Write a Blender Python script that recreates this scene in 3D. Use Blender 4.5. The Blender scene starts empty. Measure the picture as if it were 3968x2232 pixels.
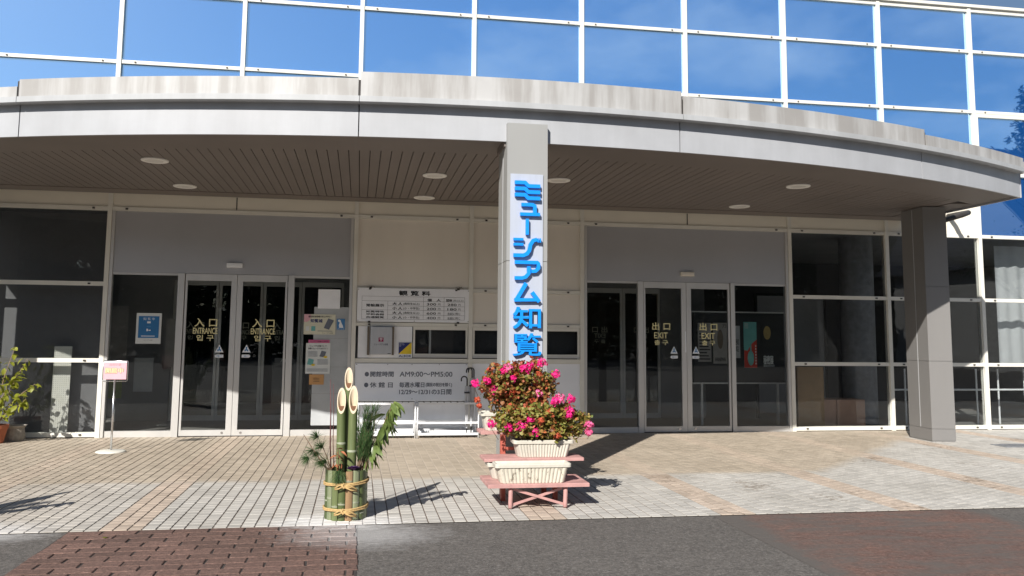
import bpy, bmesh, math, random
from mathutils import Vector, Matrix, Quaternion, noise
R = math.radians
rnd = random.Random(7)
scene = bpy.context.scene
col = scene.collection

# ------------------------------------------------------------------ camera
cam_d = bpy.data.cameras.new('camera')
cam = bpy.data.objects.new('camera', cam_d); col.objects.link(cam)
cam_d.sensor_width = 36.0
cam_d.lens = 3255.9/3968*36
cam_d.shift_x = 52.2/3968
cam_d.shift_y = -153.2/3968
cam_d.clip_end = 2000
_r = Vector((0.98657597, -0.1630076, 0.00981683)); _u = Vector((-0.02672734, -0.10187452, 0.99443815)); _f = Vector((0.16110089, 0.98135116, 0.10486371))
cam.matrix_world = Matrix(((_r.x, _u.x, -_f.x, -3.51668), (_r.y, _u.y, -_f.y, -13.13747), (_r.z, _u.z, -_f.z, 1.49855), (0, 0, 0, 1)))
scene.camera = cam

# ------------------------------------------------------------------ sky and sun
SUN_EL, SUN_AZ = 34.5, 212.0
world = bpy.data.worlds.new('World'); scene.world = world; world.use_nodes = True
wn, wl = world.node_tree.nodes, world.node_tree.links
bg = wn['Background']; bg.inputs[1].default_value = 0.06
sky = wn.new('ShaderNodeTexSky'); sky.sky_type = 'NISHITA'; sky.sun_disc = False
sky.sun_elevation = R(SUN_EL); sky.sun_rotation = R(SUN_AZ); sky.air_density = 1.0; sky.dust_density = 0.4; sky.ozone_density = 2.0
tc = wn.new('ShaderNodeTexCoord')
mp = wn.new('ShaderNodeMapping'); mp.inputs['Location'].default_value = (0.0, 0.0, 0.0); mp.inputs['Scale'].default_value = (1, 1, 2.2)
cn = wn.new('ShaderNodeTexNoise'); cn.inputs['Scale'].default_value = 2.6; cn.inputs['Detail'].default_value = 7; cn.inputs['Roughness'].default_value = 0.55
cr = wn.new('ShaderNodeValToRGB'); cr.color_ramp.elements[0].position = 0.53; cr.color_ramp.elements[1].position = 0.75
cr.color_ramp.elements[1].color = (0.75, 0.75, 0.75, 1)
mxs = wn.new('ShaderNodeMixRGB'); mxs.inputs[2].default_value = (8.0, 8.2, 8.6, 1)
wl.new(tc.outputs['Generated'], mp.inputs[0]); wl.new(mp.outputs[0], cn.inputs['Vector']); wl.new(cn.outputs[0], cr.inputs[0])
wl.new(cr.outputs[0], mxs.inputs[0]); wl.new(sky.outputs[0], mxs.inputs[1]); wl.new(mxs.outputs[0], bg.inputs[0])
sun_d = bpy.data.lights.new('sun', 'SUN'); sun_d.energy = 5.0; sun_d.angle = R(0.53); sun_d.color = (1.0, 0.955, 0.89)
sun = bpy.data.objects.new('sun', sun_d); col.objects.link(sun)
_e, _a = R(SUN_EL), R(SUN_AZ)
sun.rotation_euler = Vector((-math.sin(_a)*math.cos(_e), -math.cos(_a)*math.cos(_e), -math.sin(_e))).to_track_quat('-Z', 'Y').to_euler()
sun.location = (-20, -30, 30)
scene.view_settings.view_transform = 'Standard'; scene.view_settings.look = 'None'
scene.view_settings.exposure = 0.48; scene.view_settings.gamma = 1.0; scene.view_settings.use_curve_mapping = False

# ------------------------------------------------------------------ materials
M = {}
def new_mat(name):
    m = bpy.data.materials.new(name); m.use_nodes = True
    nt = m.node_tree
    return m, nt, nt.nodes, nt.links, nt.nodes['Principled BSDF']
def pos_noise(n, l, scale, detail=4, stretch=(1, 1, 1), rough=0.6):
    g = n.new('ShaderNodeNewGeometry'); mp_ = n.new('ShaderNodeMapping'); mp_.inputs['Scale'].default_value = stretch
    t = n.new('ShaderNodeTexNoise'); t.inputs['Scale'].default_value = scale; t.inputs['Detail'].default_value = detail; t.inputs['Roughness'].default_value = rough
    l.new(g.outputs['Position'], mp_.inputs[0]); l.new(mp_.outputs[0], t.inputs['Vector'])
    return t
def ramp(n, l, src, stops):
    r = n.new('ShaderNodeValToRGB'); cr_ = r.color_ramp
    while len(cr_.elements) < len(stops): cr_.elements.new(0.5)
    for e, (p, c) in zip(cr_.elements, stops): e.position = p; e.color = (*c, 1) if len(c) == 3 else c
    l.new(src, r.inputs[0]); return r
def sc3(c, k): return tuple(min(1, x*k) for x in c)
def mat(name, c, rough=0.6, metal=0.0, var=0.12, scale=6, stretch=(1, 1, 1), bump=0.0, bscale=60, spec=0.5, trans=0.0, spots=None):
    m, nt, n, l, b = new_mat(name)
    t = pos_noise(n, l, scale, 5, stretch)
    r = ramp(n, l, t.outputs[0], [(0.3, sc3(c, 1-var)), (0.7, sc3(c, 1+var))])
    outc = r.outputs[0]
    if spots:
        ts = pos_noise(n, l, spots[2], 6, spots[3], 0.7); mr_ = n.new('ShaderNodeMapRange'); mr_.inputs[1].default_value = spots[1]; mr_.inputs[2].default_value = spots[1]+0.08; l.new(ts.outputs[0], mr_.inputs[0])
        ms_ = n.new('ShaderNodeMixRGB'); ms_.inputs[2].default_value = (*spots[0], 1); l.new(mr_.outputs[0], ms_.inputs[0]); l.new(outc, ms_.inputs[1]); outc = ms_.outputs[0]
    l.new(outc, b.inputs['Base Color'])
    b.inputs['Roughness'].default_value = rough; b.inputs['Metallic'].default_value = metal; b.inputs['Specular IOR Level'].default_value = spec
    rr = n.new('ShaderNodeMapRange'); rr.inputs[3].default_value = max(0, rough-0.08); rr.inputs[4].default_value = min(1, rough+0.08)
    l.new(t.outputs[0], rr.inputs[0]); l.new(rr.outputs[0], b.inputs['Roughness'])
    if bump:
        t2 = pos_noise(n, l, bscale, 3); bp = n.new('ShaderNodeBump'); bp.inputs['Strength'].default_value = bump; bp.inputs['Distance'].default_value = 0.01
        l.new(t2.outputs[0], bp.inputs['Height']); l.new(bp.outputs[0], b.inputs['Normal'])
    if trans:
        td = n.new('ShaderNodeBsdfTranslucent'); l.new(r.outputs[0], td.inputs[0])
        mx = n.new('ShaderNodeMixShader'); mx.inputs[0].default_value = trans
        l.new(b.outputs[0], mx.inputs[1]); l.new(td.outputs[0], mx.inputs[2]); l.new(mx.outputs[0], n['Material Output'].inputs[0])
    M[name] = m; return m
mat('frame_white', (0.72, 0.70, 0.63), 0.45, var=0.06, scale=3, spots=((0.60, 0.54, 0.44), 0.68, 9, (2, 1, 0.4)))
mat('panel_cream', (0.78, 0.73, 0.62), 0.5, var=0.05, scale=1.2)
mat('panel_beige', (0.74, 0.69, 0.61), 0.45, var=0.06, scale=1.0, stretch=(1, 1, 0.3))
mat('header', (0.43, 0.43, 0.445), 0.35, 0.25, var=0.05, scale=0.8)
mat('aluminium', (0.60, 0.59, 0.57), 0.4, 0.35, var=0.07, scale=2, stretch=(1, 1, 0.2))
mat('steel', (0.60, 0.60, 0.61), 0.25, 0.9, var=0.06)
mat('white_steel', (0.78, 0.79, 0.80), 0.35, var=0.05)
mat('dark_clip', (0.035, 0.03, 0.028), 0.7)
mat('clip_brown', (0.16, 0.13, 0.10), 0.7)
mat('soffit', (0.165, 0.14, 0.125), 0.55, var=0.10, scale=1.5)
mat('soffit_gap', (0.02, 0.017, 0.015), 0.9)
mat('light_trim', (0.80, 0.78, 0.74), 0.5, var=0.03)
mat('light_lens', (0.66, 0.64, 0.60), 0.35, var=0.03)
mat('pillar_darker', (0.20, 0.194, 0.188), 0.5, 0.0, var=0.05, scale=1.2, stretch=(1, 1, 0.25))  # side pillars: darker grey than the centre one
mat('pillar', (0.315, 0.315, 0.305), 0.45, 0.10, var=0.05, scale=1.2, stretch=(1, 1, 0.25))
mat('dark_void', (0.012, 0.012, 0.013), 0.8)
mat('interior_wall', (0.24, 0.24, 0.245), 0.9, scale=1)
mat('interior_dark', (0.06, 0.06, 0.065), 0.9, scale=1)
mat('interior_floor', (0.24, 0.23, 0.22), 0.5, scale=2)
mat('concrete', (0.24, 0.24, 0.25), 0.85, var=0.2, scale=8, bump=0.2)
mat('curtain', (0.42, 0.43, 0.44), 0.9, var=0.05)
mat('cardboard', (0.34, 0.23, 0.13), 0.85, var=0.08)
mat('chipboard', (0.40, 0.26, 0.20), 0.8, var=0.08)
mat('grey_board', (0.17, 0.165, 0.17), 0.8, var=0.05)
mat('peg_board', (0.62, 0.60, 0.54), 0.7, var=0.03)
mat('board_white', (0.88, 0.89, 0.91), 0.4, var=0.03)
mat('board_grey', (0.84, 0.86, 0.90), 0.4, var=0.03, scale=1.5)
mat('ink', (0.02, 0.02, 0.022), 0.6)
mat('ink_grey', (0.13, 0.145, 0.18), 0.6)
mat('gold_letter', (0.80, 0.72, 0.38), 0.5, var=0.03)
mat('inner_letter', (0.30, 0.30, 0.24), 0.6, var=0.03)
mat('sign_board', (0.45, 0.485, 0.56), 0.4, 0.1, var=0.05, scale=3, stretch=(6, 1, 0.3))
mat('sign_blue', (0.006, 0.26, 0.84), 0.35, var=0.03)
mat('sticker_white', (0.80, 0.82, 0.84), 0.5, var=0.02)
mat('sticker_blue', (0.06, 0.22, 0.46), 0.5, var=0.03)
mat('poster_blue', (0.02, 0.16, 0.38), 0.45, var=0.08, scale=4)
mat('paper', (0.66, 0.68, 0.66), 0.75, var=0.05, scale=4)
mat('paper_cream', (0.66, 0.64, 0.50), 0.75, var=0.04)
mat('paper_grey', (0.42, 0.44, 0.45), 0.8, var=0.12, scale=3)
mat('pink_paper', (0.60, 0.13, 0.28), 0.7)
mat('tan_paper', (0.55, 0.30, 0.12), 0.7)
mat('navy', (0.015, 0.025, 0.16), 0.45)
mat('yellow', (0.75, 0.55, 0.02), 0.45)
mat('post_red', (0.30, 0.02, 0.08), 0.5)
mat('bronze', (0.16, 0.13, 0.10), 0.5, 0.3)
mat('mail_steel', (0.55, 0.56, 0.58), 0.35, 0.4, var=0.05, stretch=(6, 1, 1))
mat('pink_paint', (0.46, 0.255, 0.235), 0.6, var=0.14, scale=10, bump=0.15, spots=((0.30, 0.13, 0.10), 0.64, 20, (1, 1, 1)))
mat('red_oxide', (0.40, 0.10, 0.07), 0.6, var=0.2, scale=14)
mat('planter', (0.54, 0.51, 0.44), 0.55, var=0.08, scale=18, stretch=(1, 1, 0.4), spots=((0.30, 0.27, 0.21), 0.66, 16, (1, 1, 0.7)))
mat('planter_stained', (0.56, 0.52, 0.43), 0.6, var=0.10, scale=18, stretch=(1, 1, 0.4), spots=((0.17, 0.14, 0.10), 0.56, 24, (1, 1, 0.45)))
mat('soil', (0.07, 0.05, 0.035), 0.95, var=0.4, scale=60, bump=0.6)
mat('dry_soil', (0.50, 0.46, 0.38), 0.95, var=0.3, scale=50, bump=0.4)
mat('petal_pink', (0.84, 0.015, 0.24), 0.55, var=0.12, scale=30, trans=0.25)
mat('petal_pale', (0.84, 0.16, 0.36), 0.55, var=0.15, scale=30, trans=0.25)
mat('petal_orange', (0.50, 0.085, 0.035), 0.6, var=0.2, scale=30, trans=0.2)
mat('stem_brown', (0.26, 0.18, 0.11), 0.8, var=0.3, scale=30)
mat('terracotta', (0.42, 0.13, 0.06), 0.8, var=0.15)
mat('stone_pot', (0.30, 0.27, 0.23), 0.85, var=0.2, scale=20)
mat('bamboo_cut', (0.60, 0.49, 0.35), 0.55, var=0.08, scale=20)
mat('bamboo_hole_shade', (0.16, 0.07, 0.03), 0.8)  # dark of the culm's inside, put into the colour
mat('rope', (0.46, 0.31, 0.13), 0.85, var=0.2, scale=60)
mat('pine', (0.045, 0.095, 0.025), 0.6, var=0.3, scale=40)
mat('twig_red', (0.10, 0.025, 0.025), 0.6)
mat('wood_twig', (0.16, 0.10, 0.06), 0.8)
mat('kale', (0.05, 0.012, 0.08), 0.5, var=0.3, scale=30)
mat('dried', (0.34, 0.12, 0.05), 0.8, var=0.4, scale=40)
mat('leaf_glossy', (0.13, 0.18, 0.05), 0.3, var=0.25, scale=25, trans=0.15)
mat('leaf_pale', (0.33, 0.42, 0.12), 0.5, var=0.15, scale=25, trans=0.3)
mat('leaf_yellow', (0.27, 0.29, 0.03), 0.5, var=0.35, scale=9, trans=0.35)
mat('umbrella_black', (0.012, 0.012, 0.014), 0.3)
mat('umbrella_clear', (0.50, 0.51, 0.53), 0.3, var=0.15, scale=40, stretch=(6, 6, 0.5))
mat('bark', (0.09, 0.07, 0.055), 0.9, var=0.3, scale=20)
mat('tree_leaf', (0.035, 0.055, 0.018), 0.7, var=0.4, scale=2)
mat('conifer', (0.02, 0.035, 0.015), 0.8, var=0.4, scale=2)
mat('roof_metal', (0.06, 0.07, 0.10), 0.45, 0.2, var=0.06)
mat('far_wall', (0.45, 0.44, 0.42), 0.8)
mat('grate', (0.35, 0.36, 0.38), 0.4, 0.5)
mat('sign_pink', (0.72, 0.40, 0.45), 0.5, var=0.06, scale=10)
mat('sign_yellow', (0.86, 0.80, 0.48), 0.5)
mat('sign_outline', (0.30, 0.17, 0.10), 0.6)
mat('teal', (0.15, 0.42, 0.40), 0.6)
mat('poster_red', (0.50, 0.05, 0.03), 0.6)
mat('poster_black', (0.015, 0.015, 0.015), 0.4)
mat('poster_gold', (0.30, 0.22, 0.08), 0.6)
mat('poster_grey', (0.30, 0.29, 0.28), 0.7)

# geranium foliage: every leaf keeps one of several colours
def leaf_mix(name, stops, rough=0.55, trans=0.2, scale=38):
    m, nt, n, l, b = new_mat(name)
    t = pos_noise(n, l, scale, 1)
    at = n.new('ShaderNodeAttribute'); at.attribute_name = 'tint'
    ad = n.new('ShaderNodeMath'); ad.operation = 'MULTIPLY_ADD'; ad.inputs[1].default_value = 0.25; l.new(t.outputs[0], ad.inputs[0]); l.new(at.outputs['Fac'], ad.inputs[2])
    r = ramp(n, l, ad.outputs[0], stops); l.new(r.outputs[0], b.inputs['Base Color']); b.inputs['Roughness'].default_value = rough
    td = n.new('ShaderNodeBsdfTranslucent'); l.new(r.outputs[0], td.inputs[0]); mx = n.new('ShaderNodeMixShader'); mx.inputs[0].default_value = trans
    l.new(b.outputs[0], mx.inputs[1]); l.new(td.outputs[0], mx.inputs[2]); l.new(mx.outputs[0], n['Material Output'].inputs[0])
    M[name] = m
leaf_mix('geranium_leaf', [(0.10, (0.098, 0.130, 0.026)), (0.32, (0.195, 0.189, 0.033)), (0.5, (0.273, 0.143, 0.039)), (0.72, (0.351, 0.098, 0.039)), (0.92, (0.546, 0.085, 0.046)), (1.0, (0.130, 0.065, 0.039))])
leaf_mix('geranium_leaf_green', [(0.10, (0.115, 0.155, 0.030)), (0.45, (0.250, 0.236, 0.047)), (0.68, (0.324, 0.169, 0.047)), (0.92, (0.540, 0.101, 0.047)), (1.0, (0.176, 0.081, 0.041))])

# bamboo: green with pale bloom and long streaks
def bamboo(name, c1, c2):
    m, nt, n, l, b = new_mat(name)
    t = pos_noise(n, l, 30, 5, (1, 1, 0.06)); r = ramp(n, l, t.outputs[0], [(0.3, c1), (0.7, c2)]); l.new(r.outputs[0], b.inputs['Base Color'])
    b.inputs['Roughness'].default_value = 0.42; M[name] = m
bamboo('bamboo_green', (0.085, 0.115, 0.040), (0.16, 0.185, 0.080))
bamboo('bamboo_dark', (0.05, 0.075, 0.025), (0.10, 0.125, 0.045))
bamboo('bamboo_grey', (0.15, 0.18, 0.10), (0.26, 0.28, 0.17))
bamboo('bamboo_tan', (0.26, 0.16, 0.08), (0.34, 0.22, 0.12))
mat('bamboo_node', (0.30, 0.32, 0.23), 0.6)

# zinc fascia and the streaked coping above it
def zinc(name, c, streak, dirt):
    m, nt, n, l, b = new_mat(name)
    t = pos_noise(n, l, 1.1, 6); t2 = pos_noise(n, l, 5.0, 5, (1, 1, 0.10))
    r1 = ramp(n, l, t.outputs[0], [(0.3, sc3(c, 0.90)), (0.7, sc3(c, 1.08))]); r2 = ramp(n, l, t2.outputs[0], [(0.42, dirt), (0.62, (1, 1, 1))])
    mx = n.new('ShaderNodeMixRGB'); mx.blend_type = 'MULTIPLY'; mx.inputs[0].default_value = streak
    l.new(r1.outputs[0], mx.inputs[1]); l.new(r2.outputs[0], mx.inputs[2]); l.new(mx.outputs[0], b.inputs['Base Color'])
    b.inputs['Metallic'].default_value = 0.0; b.inputs['Roughness'].default_value = 0.5
    bp = n.new('ShaderNodeBump'); bp.inputs['Strength'].default_value = 0.12; bp.inputs['Distance'].default_value = 0.03; l.new(t.outputs[0], bp.inputs['Height']); l.new(bp.outputs[0], b.inputs['Normal'])
    M[name] = m
zinc('fascia', (0.405, 0.415, 0.435), 0.25, (0.80, 0.79, 0.78))
zinc('coping', (0.455, 0.452, 0.445), 0.85, (0.66, 0.635, 0.61))
zinc('flashing', (0.42, 0.43, 0.44), 0.35, (0.75, 0.74, 0.72))

# clear glass: thin tinted pane, reflects more at grazing angles
def glass(name, tint, base, wav):
    m, nt, n, l, b = new_mat(name); n.remove(b)
    tr = n.new('ShaderNodeBsdfTransparent'); tr.inputs[0].default_value = (*tint, 1)
    gl = n.new('ShaderNodeBsdfGlossy'); gl.inputs['Roughness'].default_value = 0.0; gl.inputs[0].default_value = (0.95, 0.97, 1, 1)
    fr = n.new('ShaderNodeFresnel'); fr.inputs[0].default_value = 1.36
    ad = n.new('ShaderNodeMath'); ad.operation = 'ADD'; ad.inputs[1].default_value = base; l.new(fr.outputs[0], ad.inputs[0])
    mx = n.new('ShaderNodeMixShader'); l.new(ad.outputs[0], mx.inputs[0]); l.new(tr.outputs[0], mx.inputs[1]); l.new(gl.outputs[0], mx.inputs[2])
    t = pos_noise(n, l, 1.3, 2); bp = n.new('ShaderNodeBump'); bp.inputs['Strength'].default_value = wav; bp.inputs['Distance'].default_value = 0.01
    l.new(t.outputs[0], bp.inputs['Height']); l.new(bp.outputs[0], gl.inputs['Normal']); l.new(mx.outputs[0], n['Material Output'].inputs[0])
    M[name] = m
glass('glass', (0.91, 0.925, 0.925), 0.004, 0.15)
glass('door_glass', (0.93, 0.945, 0.94), 0.004, 0.10)
# mirror-coated upper panes with a blue film behind
m, nt, n, l, b = new_mat('mirror_glass'); n.remove(b)
df = n.new('ShaderNodeBsdfDiffuse'); df.inputs[0].default_value = (0.03, 0.26, 0.95, 1)
gl = n.new('ShaderNodeBsdfGlossy'); gl.inputs['Roughness'].default_value = 0.015; gl.inputs[0].default_value = (0.64, 0.86, 1.0, 1)
t = pos_noise(n, l, 0.9, 2); bp = n.new('ShaderNodeBump'); bp.inputs['Strength'].default_value = 0.12; bp.inputs['Distance'].default_value = 0.01
l.new(t.outputs[0], bp.inputs['Height']); l.new(bp.outputs[0], gl.inputs['Normal'])
mx = n.new('ShaderNodeMixShader'); mx.inputs[0].default_value = 0.84; l.new(df.outputs[0], mx.inputs[1]); l.new(gl.outputs[0], mx.inputs[2]); l.new(mx.outputs[0], n['Material Output'].inputs[0])
M['mirror_glass'] = m
# lit lamp seen inside
m, nt, n, l, b = new_mat('lamp_glow'); b.inputs['Emission Color'].default_value = (1, 0.5, 0.15, 1); b.inputs['Emission Strength'].default_value = 6; M['lamp_glow'] = m

# ---- ground materials share the white powder spilt round the bamboo decoration
def powder(n, l, colour_out, b, strength=1.0):
    g = n.new('ShaderNodeNewGeometry'); out = colour_out
    for (cx, cy, rx, ry, k) in ((-3.68, -6.0, 0.50, 0.27, 0.8), (-3.45, -6.45, 0.58, 0.42, 0.42), (-6.3, -6.1, 0.5, 0.35, 0.55)):
        mp_ = n.new('ShaderNodeMapping'); mp_.vector_type = 'TEXTURE'; mp_.inputs['Location'].default_value = (cx, cy, 0); mp_.inputs['Scale'].default_value = (rx, ry, 1)
        l.new(g.outputs['Position'], mp_.inputs[0])
        ln = n.new('ShaderNodeVectorMath'); ln.operation = 'LENGTH'; l.new(mp_.outputs[0], ln.inputs[0])
        t = pos_noise(n, l, 11, 8, (0.7, 1.5, 1), 0.8)
        ad = n.new('ShaderNodeMath'); ad.operation = 'MULTIPLY_ADD'; ad.inputs[1].default_value = -2.2; l.new(t.outputs[0], ad.inputs[0]); l.new(ln.outputs['Value'], ad.inputs[2])
        mr = n.new('ShaderNodeMapRange'); mr.inputs[1].default_value = 0.15; mr.inputs[2].default_value = -0.75; mr.inputs[3].default_value = 0; mr.inputs[4].default_value = k*strength; mr.clamp = True
        l.new(ad.outputs[0], mr.inputs[0])
        mx_ = n.new('ShaderNodeMixRGB'); mx_.inputs[2].default_value = (0.70, 0.69, 0.68, 1); l.new(mr.outputs[0], mx_.inputs[0]); l.new(out, mx_.inputs[1]); out = mx_.outputs[0]
    l.new(out, b.inputs['Base Color'])
TILE = 0.105
def math_node(n, l, op, a, b=None):
    k = n.new('ShaderNodeMath'); k.operation = op
    for i, v in enumerate((a, b)):
        if v is None: continue
        if isinstance(v, (int, float)): k.inputs[i].default_value = v
        else: l.new(v, k.inputs[i])
    return k.outputs[0]
m, nt, n, l, b = new_mat('tile')
g = n.new('ShaderNodeNewGeometry'); sx = n.new('ShaderNodeSeparateXYZ'); l.new(g.outputs['Position'], sx.inputs[0])
ci = math_node(n, l, 'FLOOR', math_node(n, l, 'DIVIDE', math_node(n, l, 'ADD', sx.outputs[0], 5.44), TILE))
oi = n.new('ShaderNodeAttribute'); oi.attribute_name = 'tint'
oinf = n.new('ShaderNodeObjectInfo')
strip = math_node(n, l, 'LESS_THAN', math_node(n, l, 'FLOORED_MODULO', ci, 16), 2.5)
# zone kept dry by the canopy keeps its beige colour
wob = pos_noise(n, l, 1.2, 3)
edge = math_node(n, l, 'MINIMUM', math_node(n, l, 'ADD', sx.outputs[1], 4.0), math_node(n, l, 'MULTIPLY', math_node(n, l, 'SUBTRACT', math_node(n, l, 'ADD', sx.outputs[1], 4.0), math_node(n, l, 'MULTIPLY', math_node(n, l, 'SUBTRACT', sx.outputs[0], 1.8), 0.95)), 0.7))
mr = n.new('ShaderNodeMapRange'); mr.inputs[1].default_value = -0.12; mr.inputs[2].default_value = 0.10; l.new(math_node(n, l, 'ADD', edge, math_node(n, l, 'MULTIPLY', math_node(n, l, 'SUBTRACT', wob.outputs[0], 0.5), 0.25)), mr.inputs[0])
mr2 = n.new('ShaderNodeMapRange'); mr2.inputs[1].default_value = -5.2; mr2.inputs[2].default_value = -6.6; mr2.inputs[3].default_value = 0.0; mr2.inputs[4].default_value = 0.55; l.new(sx.outputs[0], mr2.inputs[0])
dry = math_node(n, l, 'MAXIMUM', mr.outputs[0], mr2.outputs[0])
mx1 = n.new('ShaderNodeMixRGB'); mx1.inputs[1].default_value = (0.45, 0.43, 0.395, 1); mx1.inputs[2].default_value = (0.405, 0.345, 0.272, 1); l.new(dry, mx1.inputs[0])
mx2 = n.new('ShaderNodeMixRGB'); mx2.inputs[2].default_value = (0.48, 0.385, 0.305, 1); l.new(mx1.outputs[0], mx2.inputs[1]); l.new(math_node(n, l, 'MULTIPLY', strip, math_node(n, l, 'SUBTRACT', 0.85, math_node(n, l, 'MULTIPLY', mr.outputs[0], 0.45))), mx2.inputs[0])
# tile to tile differences, grime and rusty joints on the right
t = pos_noise(n, l, 0.9, 6, rough=0.65); r1 = ramp(n, l, t.outputs[0], [(0.25, (0.80, 0.79, 0.77)), (0.65, (1.05, 1.05, 1.05))])
mx3 = n.new('ShaderNodeMixRGB'); mx3.blend_type = 'MULTIPLY'; mx3.inputs[0].default_value = 1; l.new(mx2.outputs[0], mx3.inputs[1]); l.new(r1.outputs[0], mx3.inputs[2])
tv = math_node(n, l, 'MULTIPLY_ADD', math_node(n, l, 'ADD', oi.outputs['Fac'], math_node(n, l, 'MULTIPLY', oinf.outputs['Random'], 0.0)), 0.22); tv.node.inputs[2].default_value = 0.89
cmb = n.new('ShaderNodeCombineColor'); [l.new(tv, cmb.inputs[i]) for i in range(3)]
mx4 = n.new('ShaderNodeMixRGB'); mx4.blend_type = 'MULTIPLY'; mx4.inputs[0].default_value = 1; l.new(mx3.outputs[0], mx4.inputs[1]); l.new(cmb.outputs[0], mx4.inputs[2])
# dark moss patches on the exposed strip tiles and in spots on the grey tiles
mo = pos_noise(n, l, 14, 5, rough=0.7); mo2 = pos_noise(n, l, 0.8, 3)
mm = math_node(n, l, 'ADD', mo.outputs[0], math_node(n, l, 'MULTIPLY', math_node(n, l, 'SUBTRACT', mo2.outputs[0], 0.5), 1.3))
xr = n.new('ShaderNodeMapRange'); xr.inputs[1].default_value = -1.2; xr.inputs[2].default_value = 0.2; l.new(sx.outputs[0], xr.inputs[0])
mr3 = n.new('ShaderNodeMapRange'); mr3.inputs[1].default_value = 0.66; mr3.inputs[2].default_value = 0.80; mr3.inputs[4].default_value = 0.7; 
loc3 = math_node(n, l, 'LESS_THAN', math_node(n, l, 'ABSOLUTE', math_node(n, l, 'SUBTRACT', ci, 49)), 1.5)
l.new(math_node(n, l, 'ADD', math_node(n, l, 'ADD', mm, math_node(n, l, 'MULTIPLY', strip, 0.07)), math_node(n, l, 'MULTIPLY', loc3, 0.06)), mr3.inputs[0])
mx5 = n.new('ShaderNodeMixRGB'); mx5.inputs[2].default_value = (0.16, 0.12, 0.085, 1); l.new(mx4.outputs[0], mx5.inputs[1])
l.new(math_node(n, l, 'MULTIPLY', math_node(n, l, 'MULTIPLY', mr3.outputs[0], xr.outputs[0]), math_node(n, l, 'SUBTRACT', 1.0, mr.outputs[0])), mx5.inputs[0])
powder(n, l, mx5.outputs[0], b)
b.inputs['Roughness'].default_value = 0.72
t2 = pos_noise(n, l, 160, 3); bp = n.new('ShaderNodeBump'); bp.inputs['Strength'].default_value = 0.25; bp.inputs['Distance'].default_value = 0.002; l.new(t2.outputs[0], bp.inputs['Height']); l.new(bp.outputs[0], b.inputs['Normal'])
M['tile'] = m
m, nt, n, l, b = new_mat('grout'); t = pos_noise(n, l, 3, 4); r1 = ramp(n, l, t.outputs[0], [(0.3, (0.10, 0.075, 0.058)), (0.7, (0.18, 0.142, 0.115))])
g = n.new('ShaderNodeNewGeometry'); sx = n.new('ShaderNodeSeparateXYZ'); l.new(g.outputs['Position'], sx.inputs[0])
ed1 = math_node(n, l, 'MINIMUM', math_node(n, l, 'ADD', sx.outputs[1], 4.0), math_node(n, l, 'SUBTRACT', math_node(n, l, 'ADD', sx.outputs[1], 4.0), math_node(n, l, 'MULTIPLY', math_node(n, l, 'SUBTRACT', sx.outputs[0], 1.8), 0.95)))
mra = n.new('ShaderNodeMapRange'); mra.inputs[1].default_value = -0.5; mra.inputs[2].default_value = 0.5; l.new(ed1, mra.inputs[0])
mrb = n.new('ShaderNodeMapRange'); mrb.inputs[1].default_value = -5.3; mrb.inputs[2].default_value = -3.6; mrb.inputs[3].default_value = 0.12; mrb.inputs[4].default_value = 0.85; l.new(sx.outputs[0], mrb.inputs[0])
mxg = n.new('ShaderNodeMixRGB'); mxg.inputs[2].default_value = (0.50, 0.44, 0.37, 1); l.new(r1.outputs[0], mxg.inputs[1]); l.new(math_node(n, l, 'MULTIPLY', mra.outputs[0], mrb.outputs[0]), mxg.inputs[0])
powder(n, l, mxg.outputs[0], b); b.inputs['Roughness'].default_value = 0.95; M['grout'] = m
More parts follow.
